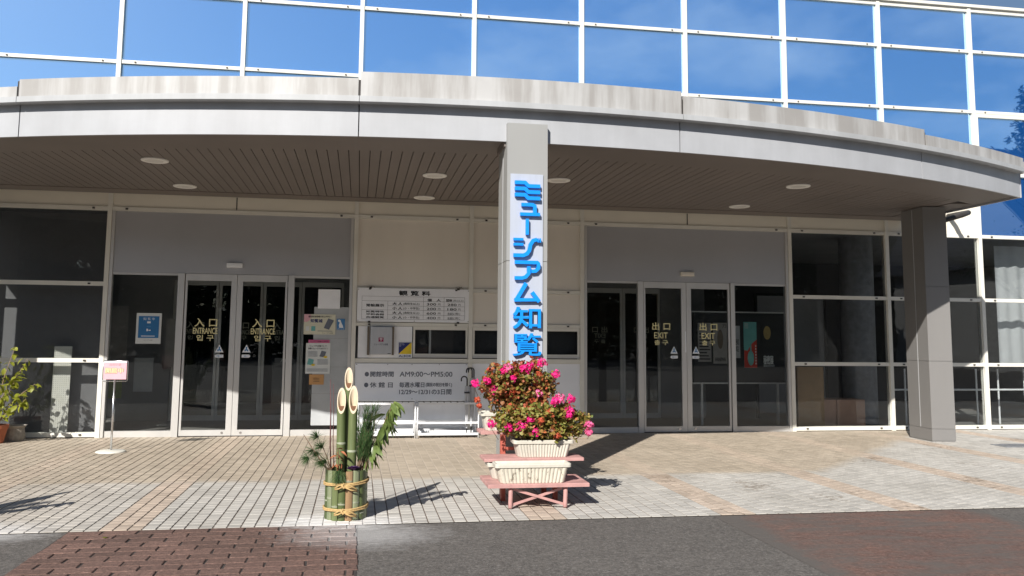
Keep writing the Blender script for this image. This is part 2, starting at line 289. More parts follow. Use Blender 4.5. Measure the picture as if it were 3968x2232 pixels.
def rough_ground(name, c_dark, c_mid, speck, amount, pw, wear=None):
    m, nt, n, l, b = new_mat(name)
    t = pos_noise(n, l, 0.7, 6, rough=0.65); r1 = ramp(n, l, t.outputs[0], [(0.3, c_dark), (0.7, c_mid)])
    g = n.new('ShaderNodeNewGeometry'); v = n.new('ShaderNodeTexVoronoi'); v.inputs['Scale'].default_value = 130; l.new(g.outputs['Position'], v.inputs['Vector'])
    sv = n.new('ShaderNodeSeparateColor'); l.new(v.outputs['Color'], sv.inputs[0])
    r2 = ramp(n, l, sv.outputs[0], [(0.0, (0, 0, 0)), (0.55, (0.10, 0.10, 0.10)), (0.9, (0.32, 0.32, 0.32)), (0.985, (0.55, 0.55, 0.55)), (1.0, (1, 1, 1))])
    mx_ = n.new('ShaderNodeMixRGB'); mx_.inputs[2].default_value = (*speck, 1); l.new(math_node(n, l, 'MULTIPLY', r2.outputs[0], amount), mx_.inputs[0]); l.new(r1.outputs[0], mx_.inputs[1])
    tg = pos_noise(n, l, 34, 4, rough=0.85); rg_ = n.new('ShaderNodeMapRange'); rg_.inputs[1].default_value = 0.33; rg_.inputs[2].default_value = 0.67; rg_.inputs[3].default_value = 0.5; rg_.inputs[4].default_value = 1.5; l.new(tg.outputs[0], rg_.inputs[0])
    mg = n.new('ShaderNodeMixRGB'); mg.blend_type = 'MULTIPLY'; mg.inputs[0].default_value = 1.0; l.new(mx_.outputs[0], mg.inputs[1]); l.new(rg_.outputs[0], mg.inputs[2]); out = mg.outputs[0]
    if wear:
        tw = pos_noise(n, l, 2.6, 7, (0.6, 1.3, 1), rough=0.75); rw = ramp(n, l, tw.outputs[0], [(0.42, (0, 0, 0)), (0.60, (1, 1, 1))])
        mw = n.new('ShaderNodeMixRGB'); mw.inputs[2].default_value = (*wear, 1); 
        gx = n.new('ShaderNodeSeparateXYZ'); l.new(g.outputs['Position'], gx.inputs[0]); tf = pos_noise(n, l, 5, 5, rough=0.7)
        dist = math_node(n, l, 'ADD', math_node(n, l, 'MINIMUM', math_node(n, l, 'ADD', gx.outputs[0], math_node(n, l, 'MULTIPLY_ADD', gx.outputs[1], -0.10)), math_node(n, l, 'SUBTRACT', 2.0, gx.outputs[0])), math_node(n, l, 'MULTIPLY', math_node(n, l, 'SUBTRACT', tf.outputs[0], 0.5), 0.5))
        dist.node.inputs[0].links[0].from_node.inputs[0].links[0].from_node.inputs[1].links[0].from_node.inputs[2].default_value = -0.34
        fe = n.new('ShaderNodeMapRange'); fe.inputs[1].default_value = 0.0; fe.inputs[2].default_value = 0.22; fe.inputs[3].default_value = 1.0; fe.inputs[4].default_value = 0.0; l.new(dist, fe.inputs[0])
        l.new(math_node(n, l, 'MAXIMUM', math_node(n, l, 'MULTIPLY', rw.outputs[0], 0.8), fe.outputs[0]), mw.inputs[0]); l.new(out, mw.inputs[1]); out = mw.outputs[0]
    oi_ = n.new('ShaderNodeObjectInfo'); mo_ = n.new('ShaderNodeMapRange'); mo_.inputs[3].default_value = 0.82; mo_.inputs[4].default_value = 1.18; l.new(oi_.outputs['Random'], mo_.inputs[0])
    if name == 'paver':
        mq = n.new('ShaderNodeMixRGB'); mq.blend_type = 'MULTIPLY'; mq.inputs[0].default_value = 1; l.new(out, mq.inputs[1]); l.new(mo_.outputs[0], mq.inputs[2]); out = mq.outputs[0]
    powder(n, l, out, b, pw)
    b.inputs['Roughness'].default_value = 0.9
    bp = n.new('ShaderNodeBump'); bp.inputs['Strength'].default_value = 0.6; bp.inputs['Distance'].default_value = 0.004; l.new(v.outputs['Distance'], bp.inputs['Height']); l.new(bp.outputs[0], b.inputs['Normal'])
    M[name] = m
rough_ground('asphalt', (0.076, 0.067, 0.060), (0.104, 0.093, 0.083), (0.30, 0.29, 0.27), 0.55, 0.8)
rough_ground('paver', (0.105, 0.061, 0.047), (0.15, 0.086, 0.068), (0.26, 0.18, 0.15), 0.40, 0.7)
rough_ground('paver_worn', (0.10, 0.055, 0.044), (0.15, 0.080, 0.060), (0.28, 0.22, 0.19), 0.5, 0.0, (0.100, 0.088, 0.079))
rough_ground('paver_joint', (0.03, 0.024, 0.022), (0.05, 0.04, 0.036), (0.2, 0.18, 0.16), 0.2, 0.9)

# ------------------------------------------------------------------ mesh helpers
class MB:
    def __init__(s): s.v = []; s.f = []
    def add(s, vs, fs):
        o = len(s.v); s.v += [tuple(v) for v in vs]; s.f += [tuple(i+o for i in f) for f in fs]; return s
    def box(s, x0, x1, y0, y1, z0, z1, bottom=True):
        vs = [(x0, y0, z0), (x1, y0, z0), (x1, y1, z0), (x0, y1, z0), (x0, y0, z1), (x1, y0, z1), (x1, y1, z1), (x0, y1, z1)]
        fs = [(4, 5, 6, 7), (0, 1, 5, 4), (1, 2, 6, 5), (2, 3, 7, 6), (3, 0, 4, 7)] + ([(3, 2, 1, 0)] if bottom else [])
        return s.add(vs, fs)
    def cbox(s, x0, x1, y0, y1, z0, z1, c=0.006):
        # box with chamfered vertical and top edges
        pts = [(x0+c, y0), (x1-c, y0), (x1, y0+c), (x1, y1-c), (x1-c, y1), (x0+c, y1), (x0, y1-c), (x0, y0+c)]
        ins = [(min(max(x, x0+c), x1-c), min(max(y, y0+c), y1-c)) for x, y in pts]
        vs = [(x, y, z0) for x, y in pts]+[(x, y, z1-c) for x, y in pts]+[(x*1.0, y*1.0, z1) for x, y in [(x0+2*c, y0+c), (x1-2*c, y0+c), (x1-c, y0+2*c), (x1-c, y1-2*c), (x1-2*c, y1-c), (x0+2*c, y1-c), (x0+c, y1-2*c), (x0+c, y0+2*c)]]
        fs = [tuple(range(7, -1, -1)), tuple(range(16, 24))]
        for k in range(8):
            j = (k+1) % 8; fs += [(k, j, 8+j, 8+k), (8+k, 8+j, 16+j, 16+k)]
        return s.add(vs, fs)
    def quad(s, a, b, c, d): return s.add([a, b, c, d], [(0, 1, 2, 3)])
    def tube(s, pts, r, n=8, cap=True):
        pts = [Vector(p) for p in pts]; rs = r if isinstance(r, (list, tuple)) else [r]*len(pts)
        o = len(s.v); up = None
        for i, p in enumerate(pts):
            d = (pts[min(i+1, len(pts)-1)]-pts[max(i-1, 0)]).normalized()
            if up is None or abs(d.dot(up)) > 0.99: up = Vector((0, 0, 1)) if abs(d.z) < 0.9 else Vector((1, 0, 0))
            a = d.cross(up).normalized(); b_ = a.cross(d).normalized(); up = b_
            for k in range(n):
                t_ = 2*math.pi*k/n; s.v.append(tuple(p+(a*math.cos(t_)+b_*math.sin(t_))*rs[i]))
        for i in range(len(pts)-1):
            for k in range(n):
                j = (k+1) % n; s.f.append((o+i*n+k, o+i*n+j, o+(i+1)*n+j, o+(i+1)*n+k))
        if cap: s.f.append(tuple(o+k for k in range(n-1, -1, -1))); s.f.append(tuple(o+(len(pts)-1)*n+k for k in range(n)))
        return s
    def lathe(s, prof, c=(0, 0), n=32, a0=0.0, a1=2*math.pi):
        full = abs(a1-a0-2*math.pi) < 1e-6; m_ = n if full else n+1; o = len(s.v)
        for (r, z) in prof:
            for k in range(m_):
                t_ = a0+(a1-a0)*k/n; s.v.append((c[0]+r*math.cos(t_), c[1]+r*math.sin(t_), z))
        for i in range(len(prof)-1):
            for k in range(n):
                j = (k+1) % m_; s.f.append((o+i*m_+k, o+i*m_+j, o+(i+1)*m_+j, o+(i+1)*m_+k))
        return s
    def disc(s, c, r, n=24, flip=False):
        vs = [(c[0]+r*math.cos(2*math.pi*k/n), c[1]+r*math.sin(2*math.pi*k/n), c[2]) for k in range(n)]
        return s.add(vs, [tuple(range(n))[::-1] if flip else tuple(range(n))])
    def poly(s, pts2, y0, y1):
        # polygon in the x-z plane pushed out from y1 to y0 (y0 in front)
        n_ = len(pts2); ar = sum(pts2[i][0]*pts2[(i+1) % n_][1]-pts2[(i+1) % n_][0]*pts2[i][1] for i in range(n_))
        if ar < 0: pts2 = pts2[::-1]
        vs = [(x, y0, z) for x, z in pts2]+[(x, y1, z) for x, z in pts2]
        fs = [tuple(range(n_)), tuple(range(2*n_-1, n_-1, -1))]+[(n_+i, n_+(i+1) % n_, (i+1) % n_, i) for i in range(n_)]
        return s.add(vs, fs)
    def stroke(s, pts, w, y0, y1):
        # thick mitred polyline in the x-z plane
        P = [Vector(p) for p in pts]; L_, R_ = [], []
        for i, p in enumerate(P):
            d0 = (P[i]-P[i-1]).normalized() if i > 0 else (P[1]-P[0]).normalized(); d1 = (P[i+1]-P[i]).normalized() if i < len(P)-1 else d0
            n0, n1 = Vector((-d0.y, d0.x)), Vector((-d1.y, d1.x)); m_ = (n0+n1).normalized(); k = w/2/max(0.35, m_.dot(n0)); L_.append(p+m_*k); R_.append(p-m_*k)
        for i in range(len(P)-1): s.poly([tuple(q) for q in (R_[i], R_[i+1], L_[i+1], L_[i])], y0, y1)
        return s
    def mesh(s, name, smooth=False):
        me = bpy.data.meshes.new(name); me.from_pydata(s.v, [], s.f); me.update()
        if smooth: me.shade_smooth()
        return me
    def build(s, name, material, parent=None, smooth=False, rel=None):
        if rel is not None: s.v = [(a-rel[0], b_-rel[1], c-rel[2]) for a, b_, c in s.v]
        elif parent is not None:
            p = world_loc(parent); s.v = [(a-p[0], b_-p[1], c-p[2]) for a, b_, c in s.v]
        me = s.mesh(name, smooth); me.materials.append(M[material]); return link(name, me, parent)
def world_loc(o):
    p = Vector((0, 0, 0))
    while o is not None: p = p+o.location; o = o.parent
    return p
def link(name, data, parent=None, loc=None):
    o = bpy.data.objects.new(name, data); col.objects.link(o)
    if parent is not None: o.parent = parent
    if loc is not None: o.location = loc
    return o
def tag(o, label=None, cat=None, group=None, kind=None):
    if label: o['label'] = label
    if cat: o['category'] = cat
    if group: o['group'] = group
    if kind: o['kind'] = kind
    return o
def thing(name, loc, label, cat, group=None):
    return tag(link(name, None, None, loc), label, cat, group)
def struct(o): o['kind'] = 'structure'; return o
def copy_tree(o, parent=None):
    c = o.copy(); col.objects.link(c); c.parent = parent
    for ch in list(o.children): copy_tree(ch, c)
    return c

# text: font curves fitted into a box, all turned into meshes in one go at the end
TEXTS = []
def text(body, x0, x1, z0, z1, y, material, parent, bold=0.0, ext=0.0, name='lettering', mirror=False):
    cu = bpy.data.curves.new(name, 'FONT'); cu.body = body; cu.extrude = ext; cu.resolution_u = 3; cu.fill_mode = 'BOTH' if ext else 'FRONT'
    o = bpy.data.objects.new(name, cu); col.objects.link(o)
    TEXTS.append((o, x0, x1, z0, z1, y, material, parent, name, bold, mirror, body))
def flush_texts():
    bpy.context.view_layer.update(); dg = bpy.context.evaluated_depsgraph_get(); done = []
    for t_ in TEXTS: done.append((bpy.data.meshes.new_from_object(t_[0].evaluated_get(dg)), t_))
    for me, (o, x0, x1, z0, z1, y, material, parent, name, bold, mirror, body) in done:
        bpy.data.objects.remove(o)
        vs = [v.co.copy() for v in me.vertices]; fs = [tuple(p_.vertices) for p_ in me.polygons]; bpy.data.meshes.remove(me)
        ax, bx, ay, by = min(v.x for v in vs), max(v.x for v in vs), min(v.y for v in vs), max(v.y for v in vs); p = world_loc(parent) if parent else Vector((0, 0, 0))
        # heavier strokes: copies shifted by a part of a character, each a hair further out
        em = (z1-z0); b_ = bold*em; shifts = [(0, 0)] if bold <= 0 else [(-b_, -b_), (b_, -b_), (-b_, b_), (b_, b_)]
        out = MB()
        for k, (dx, dz) in enumerate(shifts):
            q = []
            for v in vs:
                u = (v.x-ax)/max(1e-6, bx-ax); w = (v.y-ay)/max(1e-6, by-ay)
                if mirror: u = 1-u
                q.append(Vector((x0+b_+(x1-x0-2*b_)*u+dx, y-v.z-k*0.0003, z0+b_+(z1-z0-2*b_)*w+dz))-p)
            out.add(q, fs)
        me = out.mesh(name); me.materials.append(M[material]); link(name, me, parent)

# ================================================================== GROUND
ground = struct(MB().quad((-220, -260, -0.012), (220, -260, -0.012), (220, 160, -0.012), (-220, 160, -0.012)).build('asphalt_ground', 'asphalt'))
EDGE = -6.13
pave = struct(MB().quad((-11.5, EDGE, -0.006), (13.0, EDGE, -0.006), (13.0, 0.2, -0.006), (-11.5, 0.2, -0.006)).build('tiled_pavement', 'grout'))
def tile_mesh_data(cx, cy, hx, hy, c=0.0022, z0=-0.0055, z1=0.0):
    vs = [(cx-hx, cy-hy, z0), (cx+hx, cy-hy, z0), (cx+hx, cy+hy, z0), (cx-hx, cy+hy, z0),
          (cx-hx, cy-hy, z1-c), (cx+hx, cy-hy, z1-c), (cx+hx, cy+hy, z1-c), (cx-hx, cy+hy, z1-c),
          (cx-hx+c, cy-hy+c, z1), (cx+hx-c, cy-hy+c, z1), (cx+hx-c, cy+hy-c, z1), (cx-hx+c, cy+hy-c, z1)]
    fs = [(8, 9, 10, 11)]+[(k, (k+1) % 4, 4+(k+1) % 4, 4+k) for k in range(4)]+[(4+k, 4+(k+1) % 4, 8+(k+1) % 4, 8+k) for k in range(4)]
    return vs, fs
hx, hy = TILE/2-0.0052, TILE/2-0.0040
tiles = []
for i in range(-57, 175):
    x = -5.44+(i+0.5)*TILE
    k = 0; y = EDGE+hy+0.002-(0 if i % 2 else TILE/2)
    while y < 0.05:
        yy, h_ = y, hy
        if y-hy < EDGE: y0 = EDGE+0.002; h_ = (y+hy-y0)/2; yy = y0+h_
        if h_ > 0.012: tiles.append((x, yy, h_))
        y += TILE
def in_view(x, y):
    d = Vector((x, y, 0))-cam.location if False else Vector((x+3.51668, y+13.13747, -1.49855)); z = d.dot(_f); u = d.dot(_r)/z*3255.9+1984-52; v = 1116-153-d.dot(_u)/z*3255.9
    return 30 < u < 3938 and v < 2232
full = sorted([t_ for t_ in tiles if abs(t_[2]-hy) < 1e-6 and in_view(t_[0], t_[1])], key=lambda t_: t_[1]*3+abs(t_[0]+2.5)*0.15)
single = set(full[:295])
tm = bpy.data.meshes.new('tile'); vs, fs = tile_mesh_data(0, 0, hx, hy); 
tile_variants = []
for k in range(6):
    me = bpy.data.meshes.new('tile'); dz = (k-2.5)*0.00045
    me.from_pydata([(a, b_, c+(dz if c > -0.003 else 0)) for a, b_, c in vs], [], fs); me.materials.append(M['tile'])
    at = me.attributes.new('tint', 'FLOAT', 'FACE')
    for d_ in at.data: d_.value = k/5
    tile_variants.append(me)
for t_ in single: link('tile', tile_variants[rnd.randrange(6)], pave, (t_[0], t_[1], 0))
big = MB(); tints = []
for t_ in tiles:
    if t_ in single: continue
    dz = rnd.uniform(-0.0011, 0.0011); vs, fs = tile_mesh_data(t_[0], t_[1], hx, t_[2], z1=dz); big.add(vs, fs); tints += [rnd.random()]*len(fs)
bt = big.build('paving_tiles', 'tile', pave, rel=(0, 0, 0)); bt['kind'] = 'stuff'
at = bt.data.attributes.new('tint', 'FLOAT', 'FACE'); at.data.foreach_set('value', tints)

# stamped brick patches in the asphalt
def brick_patch(name, x0, x1, y0, material, gap, z1, slant, wob):
    base = struct(MB().quad((x0, y0, -0.010), (x1, y0, -0.010), (x1, EDGE-0.004, -0.010), (x0, EDGE-0.004, -0.010)).build(name, 'paver_joint' if gap > 0.01 else 'paver_worn'))
    BL, BW = 0.262, 0.131; r_ = 0; y = EDGE-0.006
    while y-BW > y0:
        x = x0-(BL/2 if r_ % 2 else 0)
        while x < x1-0.03:
            a, b_ = max(x, x0+rnd.uniform(-0.012, 0.02))+gap/2, min(x+BL, x1+rnd.uniform(-0.02, 0.012))-gap/2
            if b_-a > 0.03:
                vs = []; w = lambda: rnd.uniform(-wob, wob)
                t0 = y-gap*0.4; t1 = y-BW+gap*0.4; zt = z1+rnd.uniform(-0.0015, 0.0008)
                zt = zt; zl = min(zt-0.0012, zt-0.004 if gap > 0.01 else zt-0.0010)
                bot = [(a, t1, -0.0095), (b_, t1, -0.0095), (b_, t0, -0.0095), (a, t0, -0.0095)]
                mid = [(a+w(), t1+w(), zl), ((a+b_)/2, t1+w(), zl), (b_+w(), t1+w(), zl), (b_+w(), t0+w(), zl), ((a+b_)/2, t0+w(), zl), (a+w(), t0+w(), zl)]
                top = [(px+(0.005 if px < (a+b_)/2-0.01 else -0.005 if px > (a+b_)/2+0.01 else 0), py+(0.005 if py < (t0+t1)/2 else -0.005), zt) for px, py, _ in mid]
                mb = MB(); mb.add([(p[0], p[1], -0.0095) for p in mid]+mid+top, [tuple(range(12, 18))]+[(k, (k+1) % 6, 6+(k+1) % 6, 6+k) for k in range(6)]+[(6+k, 6+(k+1) % 6, 12+(k+1) % 6, 12+k) for k in range(6)])
                mb.build('brick', material, base, rel=(0, 0, 0))
            x += BL
        y -= BW; r_ += 1
    return base
brick_patch('brick_paving', -5.66, -3.49, -8.5, 'paver', 0.0125, -0.002, 0, 0.004)
brick_patch('worn_brick_paving', -0.48, 2.02, -8.6, 'paver_worn', 0.006, -0.0088, 0, 0.003)

# ================================================================== BUILDING
bld = thing('museum_building', (0, 0, 0), 'glazed two storey museum building with curved metal canopy over its doors', 'building')
def part(mb, name, material, parent=bld, **k): return mb.build(name, material, parent, **k)
def B(name, material, x0, x1, y0, y1, z0, z1, parent=bld): return MB().box(x0, x1, y0, y1, z0, z1).build(name, material, parent)
MX = lambda i: (i-5)*1.8
LV = [0.0, 1.104, 2.221, 3.338, 4.46, 5.583, 6.694, 7.462]
MW = 0.032                                              # half width of a mullion
def clips(x0, x1, z, y=-0.052, k=0.85, mt='dark_clip'):
    for x in (x0+0.20, x1-0.20): B('clip', mt, x-0.02*k, x+0.02*k, y-0.008, y+0.012, z-0.013*k, z+0.012*k)
# shell of the building so that the inside is closed
B('outer_wall', 'far_wall', -10.95, -10.85, -0.05, 10, 0, 7.4); B('outer_wall', 'far_wall', 12.55, 12.65, -0.05, 10, 0, 7.4)
B('outer_wall', 'far_wall', -10.85, 12.55, 9.9, 10, 0, 7.4); B('roof_slab', 'far_wall', -10.95, 12.65, 0.06, 10, 7.41, 7.5)
B('interior_wall', 'interior_dark', -10.8, 12.5, 6.4, 6.5, 0, 3.42); B('interior_ceiling', 'interior_wall', -10.84, 12.54, 0.05, 9.89, 3.42, 3.52)
inf = struct(MB().quad((-10.8, 0.2, -0.002), (12.5, 0.2, -0.002), (12.5, 9.9, -0.002), (-10.8, 9.9, -0.002)).build('interior_floor', 'interior_floor'))
# mullions
for i in range(-1, 13):
    if i in (2, 6):
        B('mullion', 'frame_white', MX(i)-MW, MX(i)+MW, -0.06, 0.05, 4.43, 7.50)
        B('panel_joint', 'dark_clip', MX(i)-0.006, MX(i)+0.006, -0.034, -0.02, 3.38, 3.565)
    else:
        B('mullion', 'frame_white', MX(i)-MW, MX(i)+MW, -0.06, 0.05, 0.0, 7.50)
# upper glazing
for i in range(-1, 12):
    x0, x1 = MX(i)+MW, MX(i+1)-MW
    lows = [4, 5, 6] if i < 9 else [3, 4, 5, 6]
    for j in lows:
        z0, z1 = LV[j]+0.027, LV[j+1]-0.027
        if i >= 9 and j == 4:
            f = MB(); f.box(x0, x1, -0.04, 0.03, z1-0.065, z1); f.box(x0, x1, -0.04, 0.03, z0, z0+0.05); f.box(x0, x0+0.055, -0.04, 0.03, z0+0.05, z1-0.065); f.box(x1-0.055, x1, -0.04, 0.03, z0+0.05, z1-0.065)
            f = f.build('vent_window', 'frame_white', bld); MB().box(x0+0.055, x1-0.055, -0.004, 0.006, z0+0.05, z1-0.065).build('pane', 'mirror_glass', f)
        else:
            pn_ = MB().box(x0, x1, -0.004, 0.006, z0, z1); ta, tb = rnd.gauss(0, 0.0016), rnd.gauss(0, 0.0016); xm, zm = (x0+x1)/2, (z0+z1)/2
            pn_.v = [(a, b_+ta*(a-xm)+tb*(c-zm), c) for a, b_, c in pn_.v]; pn_.build('upper_window_pane', 'mirror_glass', bld)
    for j in ([4, 5, 6] if i < 9 else [4, 5, 6]):
        B('transom', 'frame_white', x0, x1, -0.045, 0.04, LV[j]-0.027, LV[j]+0.027); clips(x0, x1, LV[j], k=0.6, mt='clip_brown')
    B('transom', 'frame_white', x0, x1, -0.045, 0.04, LV[7]-0.03, LV[7]+0.045); B('spandrel_backing', 'interior_dark', x0, x1, 0.05, 0.06, 3.42, 7.45)
MB().box(-10.95, 12.65, -0.085, 0.05, 7.508, 7.56).build('parapet_cap', 'frame_white', bld)
# band of cream panels behind the canopy
for i in range(-1, 9):
    x0, x1 = MX(i)+MW, MX(i+1)-MW
    if i in (1, 5): x1 = MX(i+1)-0.006
    if i in (2, 6): x0 = MX(i)+0.006
    B('spandrel_panel', 'panel_cream', x0, x1, -0.025, 0.02, 3.372, 4.43)
# lower transoms
def lower_transom(x0, x1, z, h=0.03, c=True):
    B('transom', 'frame_white', x0, x1, -0.045, 0.04, z-h, z+h)
    if c: clips(x0, x1, z)
for i in range(-1, 12):
    if i in (2, 6): continue
    x0 = MX(i)+MW; x1 = MX(i+2 if i in (1, 5) else i+1)-MW
    lower_transom(x0, x1, LV[3])
# ordinary window bays
for i in [-1, 0, 7, 8, 9, 10, 11]:
    x0, x1 = MX(i)+MW, MX(i+1)-MW
    for j in (0, 1, 2): B('window_pane', 'glass', x0, x1, -0.004, 0.006, LV[j]+(0.075 if j == 0 else 0.03), LV[j+1]-0.03)
    for j in (1, 2): lower_transom(x0, x1, LV[j])
    B('window_sill', 'frame_white', x0, x1, -0.05, 0.05, 0.012, 0.075); B('sill_base', 'dark_clip', x0, x1, -0.03, 0.05, 0.0, 0.011)
    clips(x0, x1, 0.045, -0.055)
# solid bays 3-4 and 4-5
for i in (3, 4):
    x0, x1 = MX(i)+MW, MX(i+1)-MW
    B('wall_panel', 'panel_beige', x0, x1, -0.02, 0.02, 2.25, 3.305)
    lower_transom(x0, x1, 2.218); lower_transom(x0, x1, 1.676, 0.026); lower_transom(x0, x1, 1.122, 0.034, False)
    B('wall_panel', 'panel_beige', x0, x1, -0.02, 0.02, 1.705, 2.185)
    B('wall_panel', 'board_grey', x0, x1, -0.02, 0.02, 0.10, 1.085)
    B('wall_base', 'white_steel', x0, x1, -0.03, 0.02, 0.0, 0.095)
def ticket_window(x0, x1, z0, z1):
    f = MB(); f.box(x0, x1, -0.04, 0.0, z1-0.05, z1); f.box(x0, x1, -0.04, 0.0, z0, z0+0.055); f.box(x0, x0+0.03, -0.04, 0.0, z0+0.055, z1-0.05); f.box(x1-0.03, x1, -0.04, 0.0, z0+0.055, z1-0.05)
    w = f.build('window_frame', 'frame_white', bld); MB().box(x0+0.03, x1-0.03, -0.012, -0.004, z0+0.055, z1-0.05).build('pane', 'glass', w)
    MB().box(x0, x1, -0.062, -0.041, z0-0.002, z0+0.02).build('sill', 'aluminium', w)
ticket_window(-2.690, -1.840, 1.175, 1.648); ticket_window(-1.762, -0.04, 1.175, 1.648)
B('window_backing', 'interior_dark', -2.69, -0.04, 0.10, 0.12, 1.16, 1.65)
B('window_stile', 'aluminium', -2.44, -2.41, 0.03, 0.05, 1.22, 1.60)
# entrance and exit bays with sliding doors
def leaf(x0, x1, z1, hs, label=None):
    f = MB(); y0, y1 = -0.03, 0.012
    f.box(x0, x0+hs[0], y0, y1, 0.012, z1); f.box(x1-hs[1], x1, y0, y1, 0.012, z1); f.box(x0+hs[0], x1-hs[1], y0, y1, 0.012, 0.095); f.box(x0+hs[0], x1-hs[1], y0, y1, z1-0.10, z1)
    d = f.build('sliding_door', 'aluminium', bld); MB().box(x0+hs[0], x1-hs[1], -0.012, -0.004, 0.095, z1-0.10).build('pane', 'door_glass', d)
    kx = (x1-hs[1]-0.05) if hs[1] > hs[0] else x0+hs[0]+0.05
    MB().tube([(kx, -0.031, 0.055), (kx, -0.036, 0.055)], 0.018, 12).build('floor_lock', 'steel', d)
    return d
def door_bay(xa, xb, head, posts, mid, sens, tint):
    j0, j1 = xa+0.035, xb-0.035
    B('door_header', 'header', j0+0.045, j1-0.045, -0.028, 0.03, head, 3.306)
    B('door_jamb', 'aluminium', j0+0.002, j0+0.044, -0.052, 0.05, 0.0, 3.306); B('door_jamb', 'aluminium', j1-0.044, j1-0.002, -0.052, 0.05, 0.0, 3.306)
    (p0a, p0b), (p1a, p1b) = posts
    B('door_post', 'aluminium', p0a, p0b, -0.05, 0.05, 0.0, head-0.002); B('door_post', 'aluminium', p1a, p1b, -0.05, 0.05, 0.0, head-0.002)
    for (a, b_) in ((j0+0.045, p0a), (p1b, j1-0.045)):
        B('side_rail', 'aluminium', a, b_, -0.03, 0.04, 0.0, 0.088); B('side_rail', 'aluminium', a, b_, -0.026, 0.03, head-0.035, head-0.003)
        B('sidelight_pane', 'door_glass', a, b_, 0.0, 0.008, 0.088, head-0.035)
    d1 = leaf(p0b+0.012, mid-0.003, head-0.005, (0.03, 0.08)); d2 = leaf(mid+0.003, p1a-0.012, head-0.005, (0.08, 0.03))
    B('door_track', 'dark_clip', p0b, p1a, -0.045, 0.03, 0.0, 0.008)
    s_ = MB().cbox(sens-0.115, sens+0.115, -0.075, -0.029, head+0.10, head+0.168, 0.006).build('door_sensor', 'board_white' if tint else 'panel_cream', bld)
    MB().box(sens-0.10, sens+0.10, -0.079, -0.0755, head+0.112, head+0.15).build('sensor_lens', 'sticker_white' if tint else 'panel_beige', s_)
    return d1, d2
ld1, ld2 = door_bay(-7.2, -3.6, 2.40, ((-6.195, -6.10), (-4.595, -4.505)), -5.345, -5.39, True)
rd1, rd2 = door_bay(0.0, 3.6, 2.425, ((0.935, 1.022), (2.53, 2.60)), 1.762, 1.78, False)
B('door_notice', 'sticker_white', 1.733, 1.752, -0.034, -0.031, 1.28, 1.62)
def warn(d, xc, zt, zb, left):
    w = 0.062; MB().poly([(xc-w, zt), (xc+w, zt), (xc, zt+0.118)], -0.0165, -0.0135).build('warning_sticker', 'sticker_white', d)
    MB().poly([(xc-0.008, zt+0.03), (xc+0.008, zt+0.03), (xc+0.011, zt+0.085), (xc-0.011, zt+0.085)], -0.019, -0.017).build('warning_mark', 'sticker_blue', d)
    for s_ in (-1, 1): MB().poly([(xc+s_*0.018-0.008, zt+0.018), (xc+s_*0.018+0.008, zt+0.018), (xc+s_*0.018+0.008, zt+0.045), (xc+s_*0.018-0.008, zt+0.045)], -0.019, -0.017).build('warning_mark', 'sticker_blue', d)
    a, b_ = (xc-0.066, xc+0.062); zm = zb+0.023
    pts = [(a, zm), (a+0.02, zb+0.046), (b_, zb+0.046), (b_, zb), (a+0.02, zb)] if left else [(b_, zm), (b_-0.02, zb), (a, zb), (a, zb+0.046), (b_-0.02, zb+0.046)]
    MB().poly(pts, -0.0165, -0.0135).build('arrow_sticker', 'sticker_white', d)
    text('自動ドア', xc-0.035, xc+0.04, zb+0.012, zb+0.034, -0.0185, 'sticker_blue', d)
for d, x in ((ld1, -5.776), (ld2, -4.945)):
    text('入 口', x-0.16, x+0.165, 1.608, 1.735, -0.0145, 'gold_letter', d, 0.014); text('ENTRANCE', x-0.178, x+0.176, 1.503, 1.593, -0.0145, 'gold_letter', d, 0.012); text('입 구', x-0.125, x+0.125, 1.40, 1.488, -0.0145, 'gold_letter', d, 0.014)
warn(ld1, -5.565, 1.23, 1.153, True); warn(ld2, -5.174, 1.232, 1.155, False)
for d, x in ((rd1, 1.333), (rd2, 2.145)):
    text('出 口', x-0.152, x+0.155, 1.637, 1.762, -0.0145, 'gold_letter', d, 0.014); text('EXIT', x-0.12, x+0.112, 1.503, 1.60, -0.0145, 'gold_letter', d, 0.012); text('출 구', x-0.115, x+0.116, 1.397, 1.476, -0.0145, 'gold_letter', d, 0.014)
warn(rd1, 1.548, 1.258, 1.18, True); warn(rd2, 1.925, 1.26, 1.178, False)
# inner doors of the two lobbies
def inner_doors(xs, y, head, words, mirror):
    for (a, b_) in zip(xs[:-1], xs[1:]):
        f = MB(); f.box(a+0.004, a+0.05, y-0.02, y+0.02, 0, head); f.box(b_-0.05, b_-0.004, y-0.02, y+0.02, 0, head); f.box(a+0.05, b_-0.05, y-0.02, y+0.02, head-0.09, head); f.box(a+0.05, b_-0.05, y-0.02, y+0.02, 0, 0.09)
        d = f.build('inner_door', 'aluminium', bld); MB().box(a+0.05, b_-0.05, y-0.004, y+0.004, 0.09, head-0.09).build('pane', 'door_glass', d)
        xc = (a+b_)/2
        if words:
            for (wd, hw, za, zb) in words: text(wd, xc-hw, xc+hw, za, zb, y-0.008, 'inner_letter', d, 0.02, mirror=mirror)
    B('inner_wall', 'interior_wall', xs[0]-0.9, xs[0], y-0.03, y+0.03, 0, 3.42); B('inner_wall', 'interior_wall', xs[-1], xs[-1]+0.9, y-0.03, y+0.03, 0, 3.42); B('inner_wall', 'interior_wall', xs[0], xs[-1], y-0.03, y+0.03, head+0.004, 3.42)
inner_doors([-6.75, -5.98, -5.22, -4.55, -3.8], 2.4, 2.45, [('入 口', 0.15, 1.60, 1.72), ('ENTRANCE', 0.17, 1.50, 1.585), ('입 구', 0.12, 1.40, 1.48)], False)
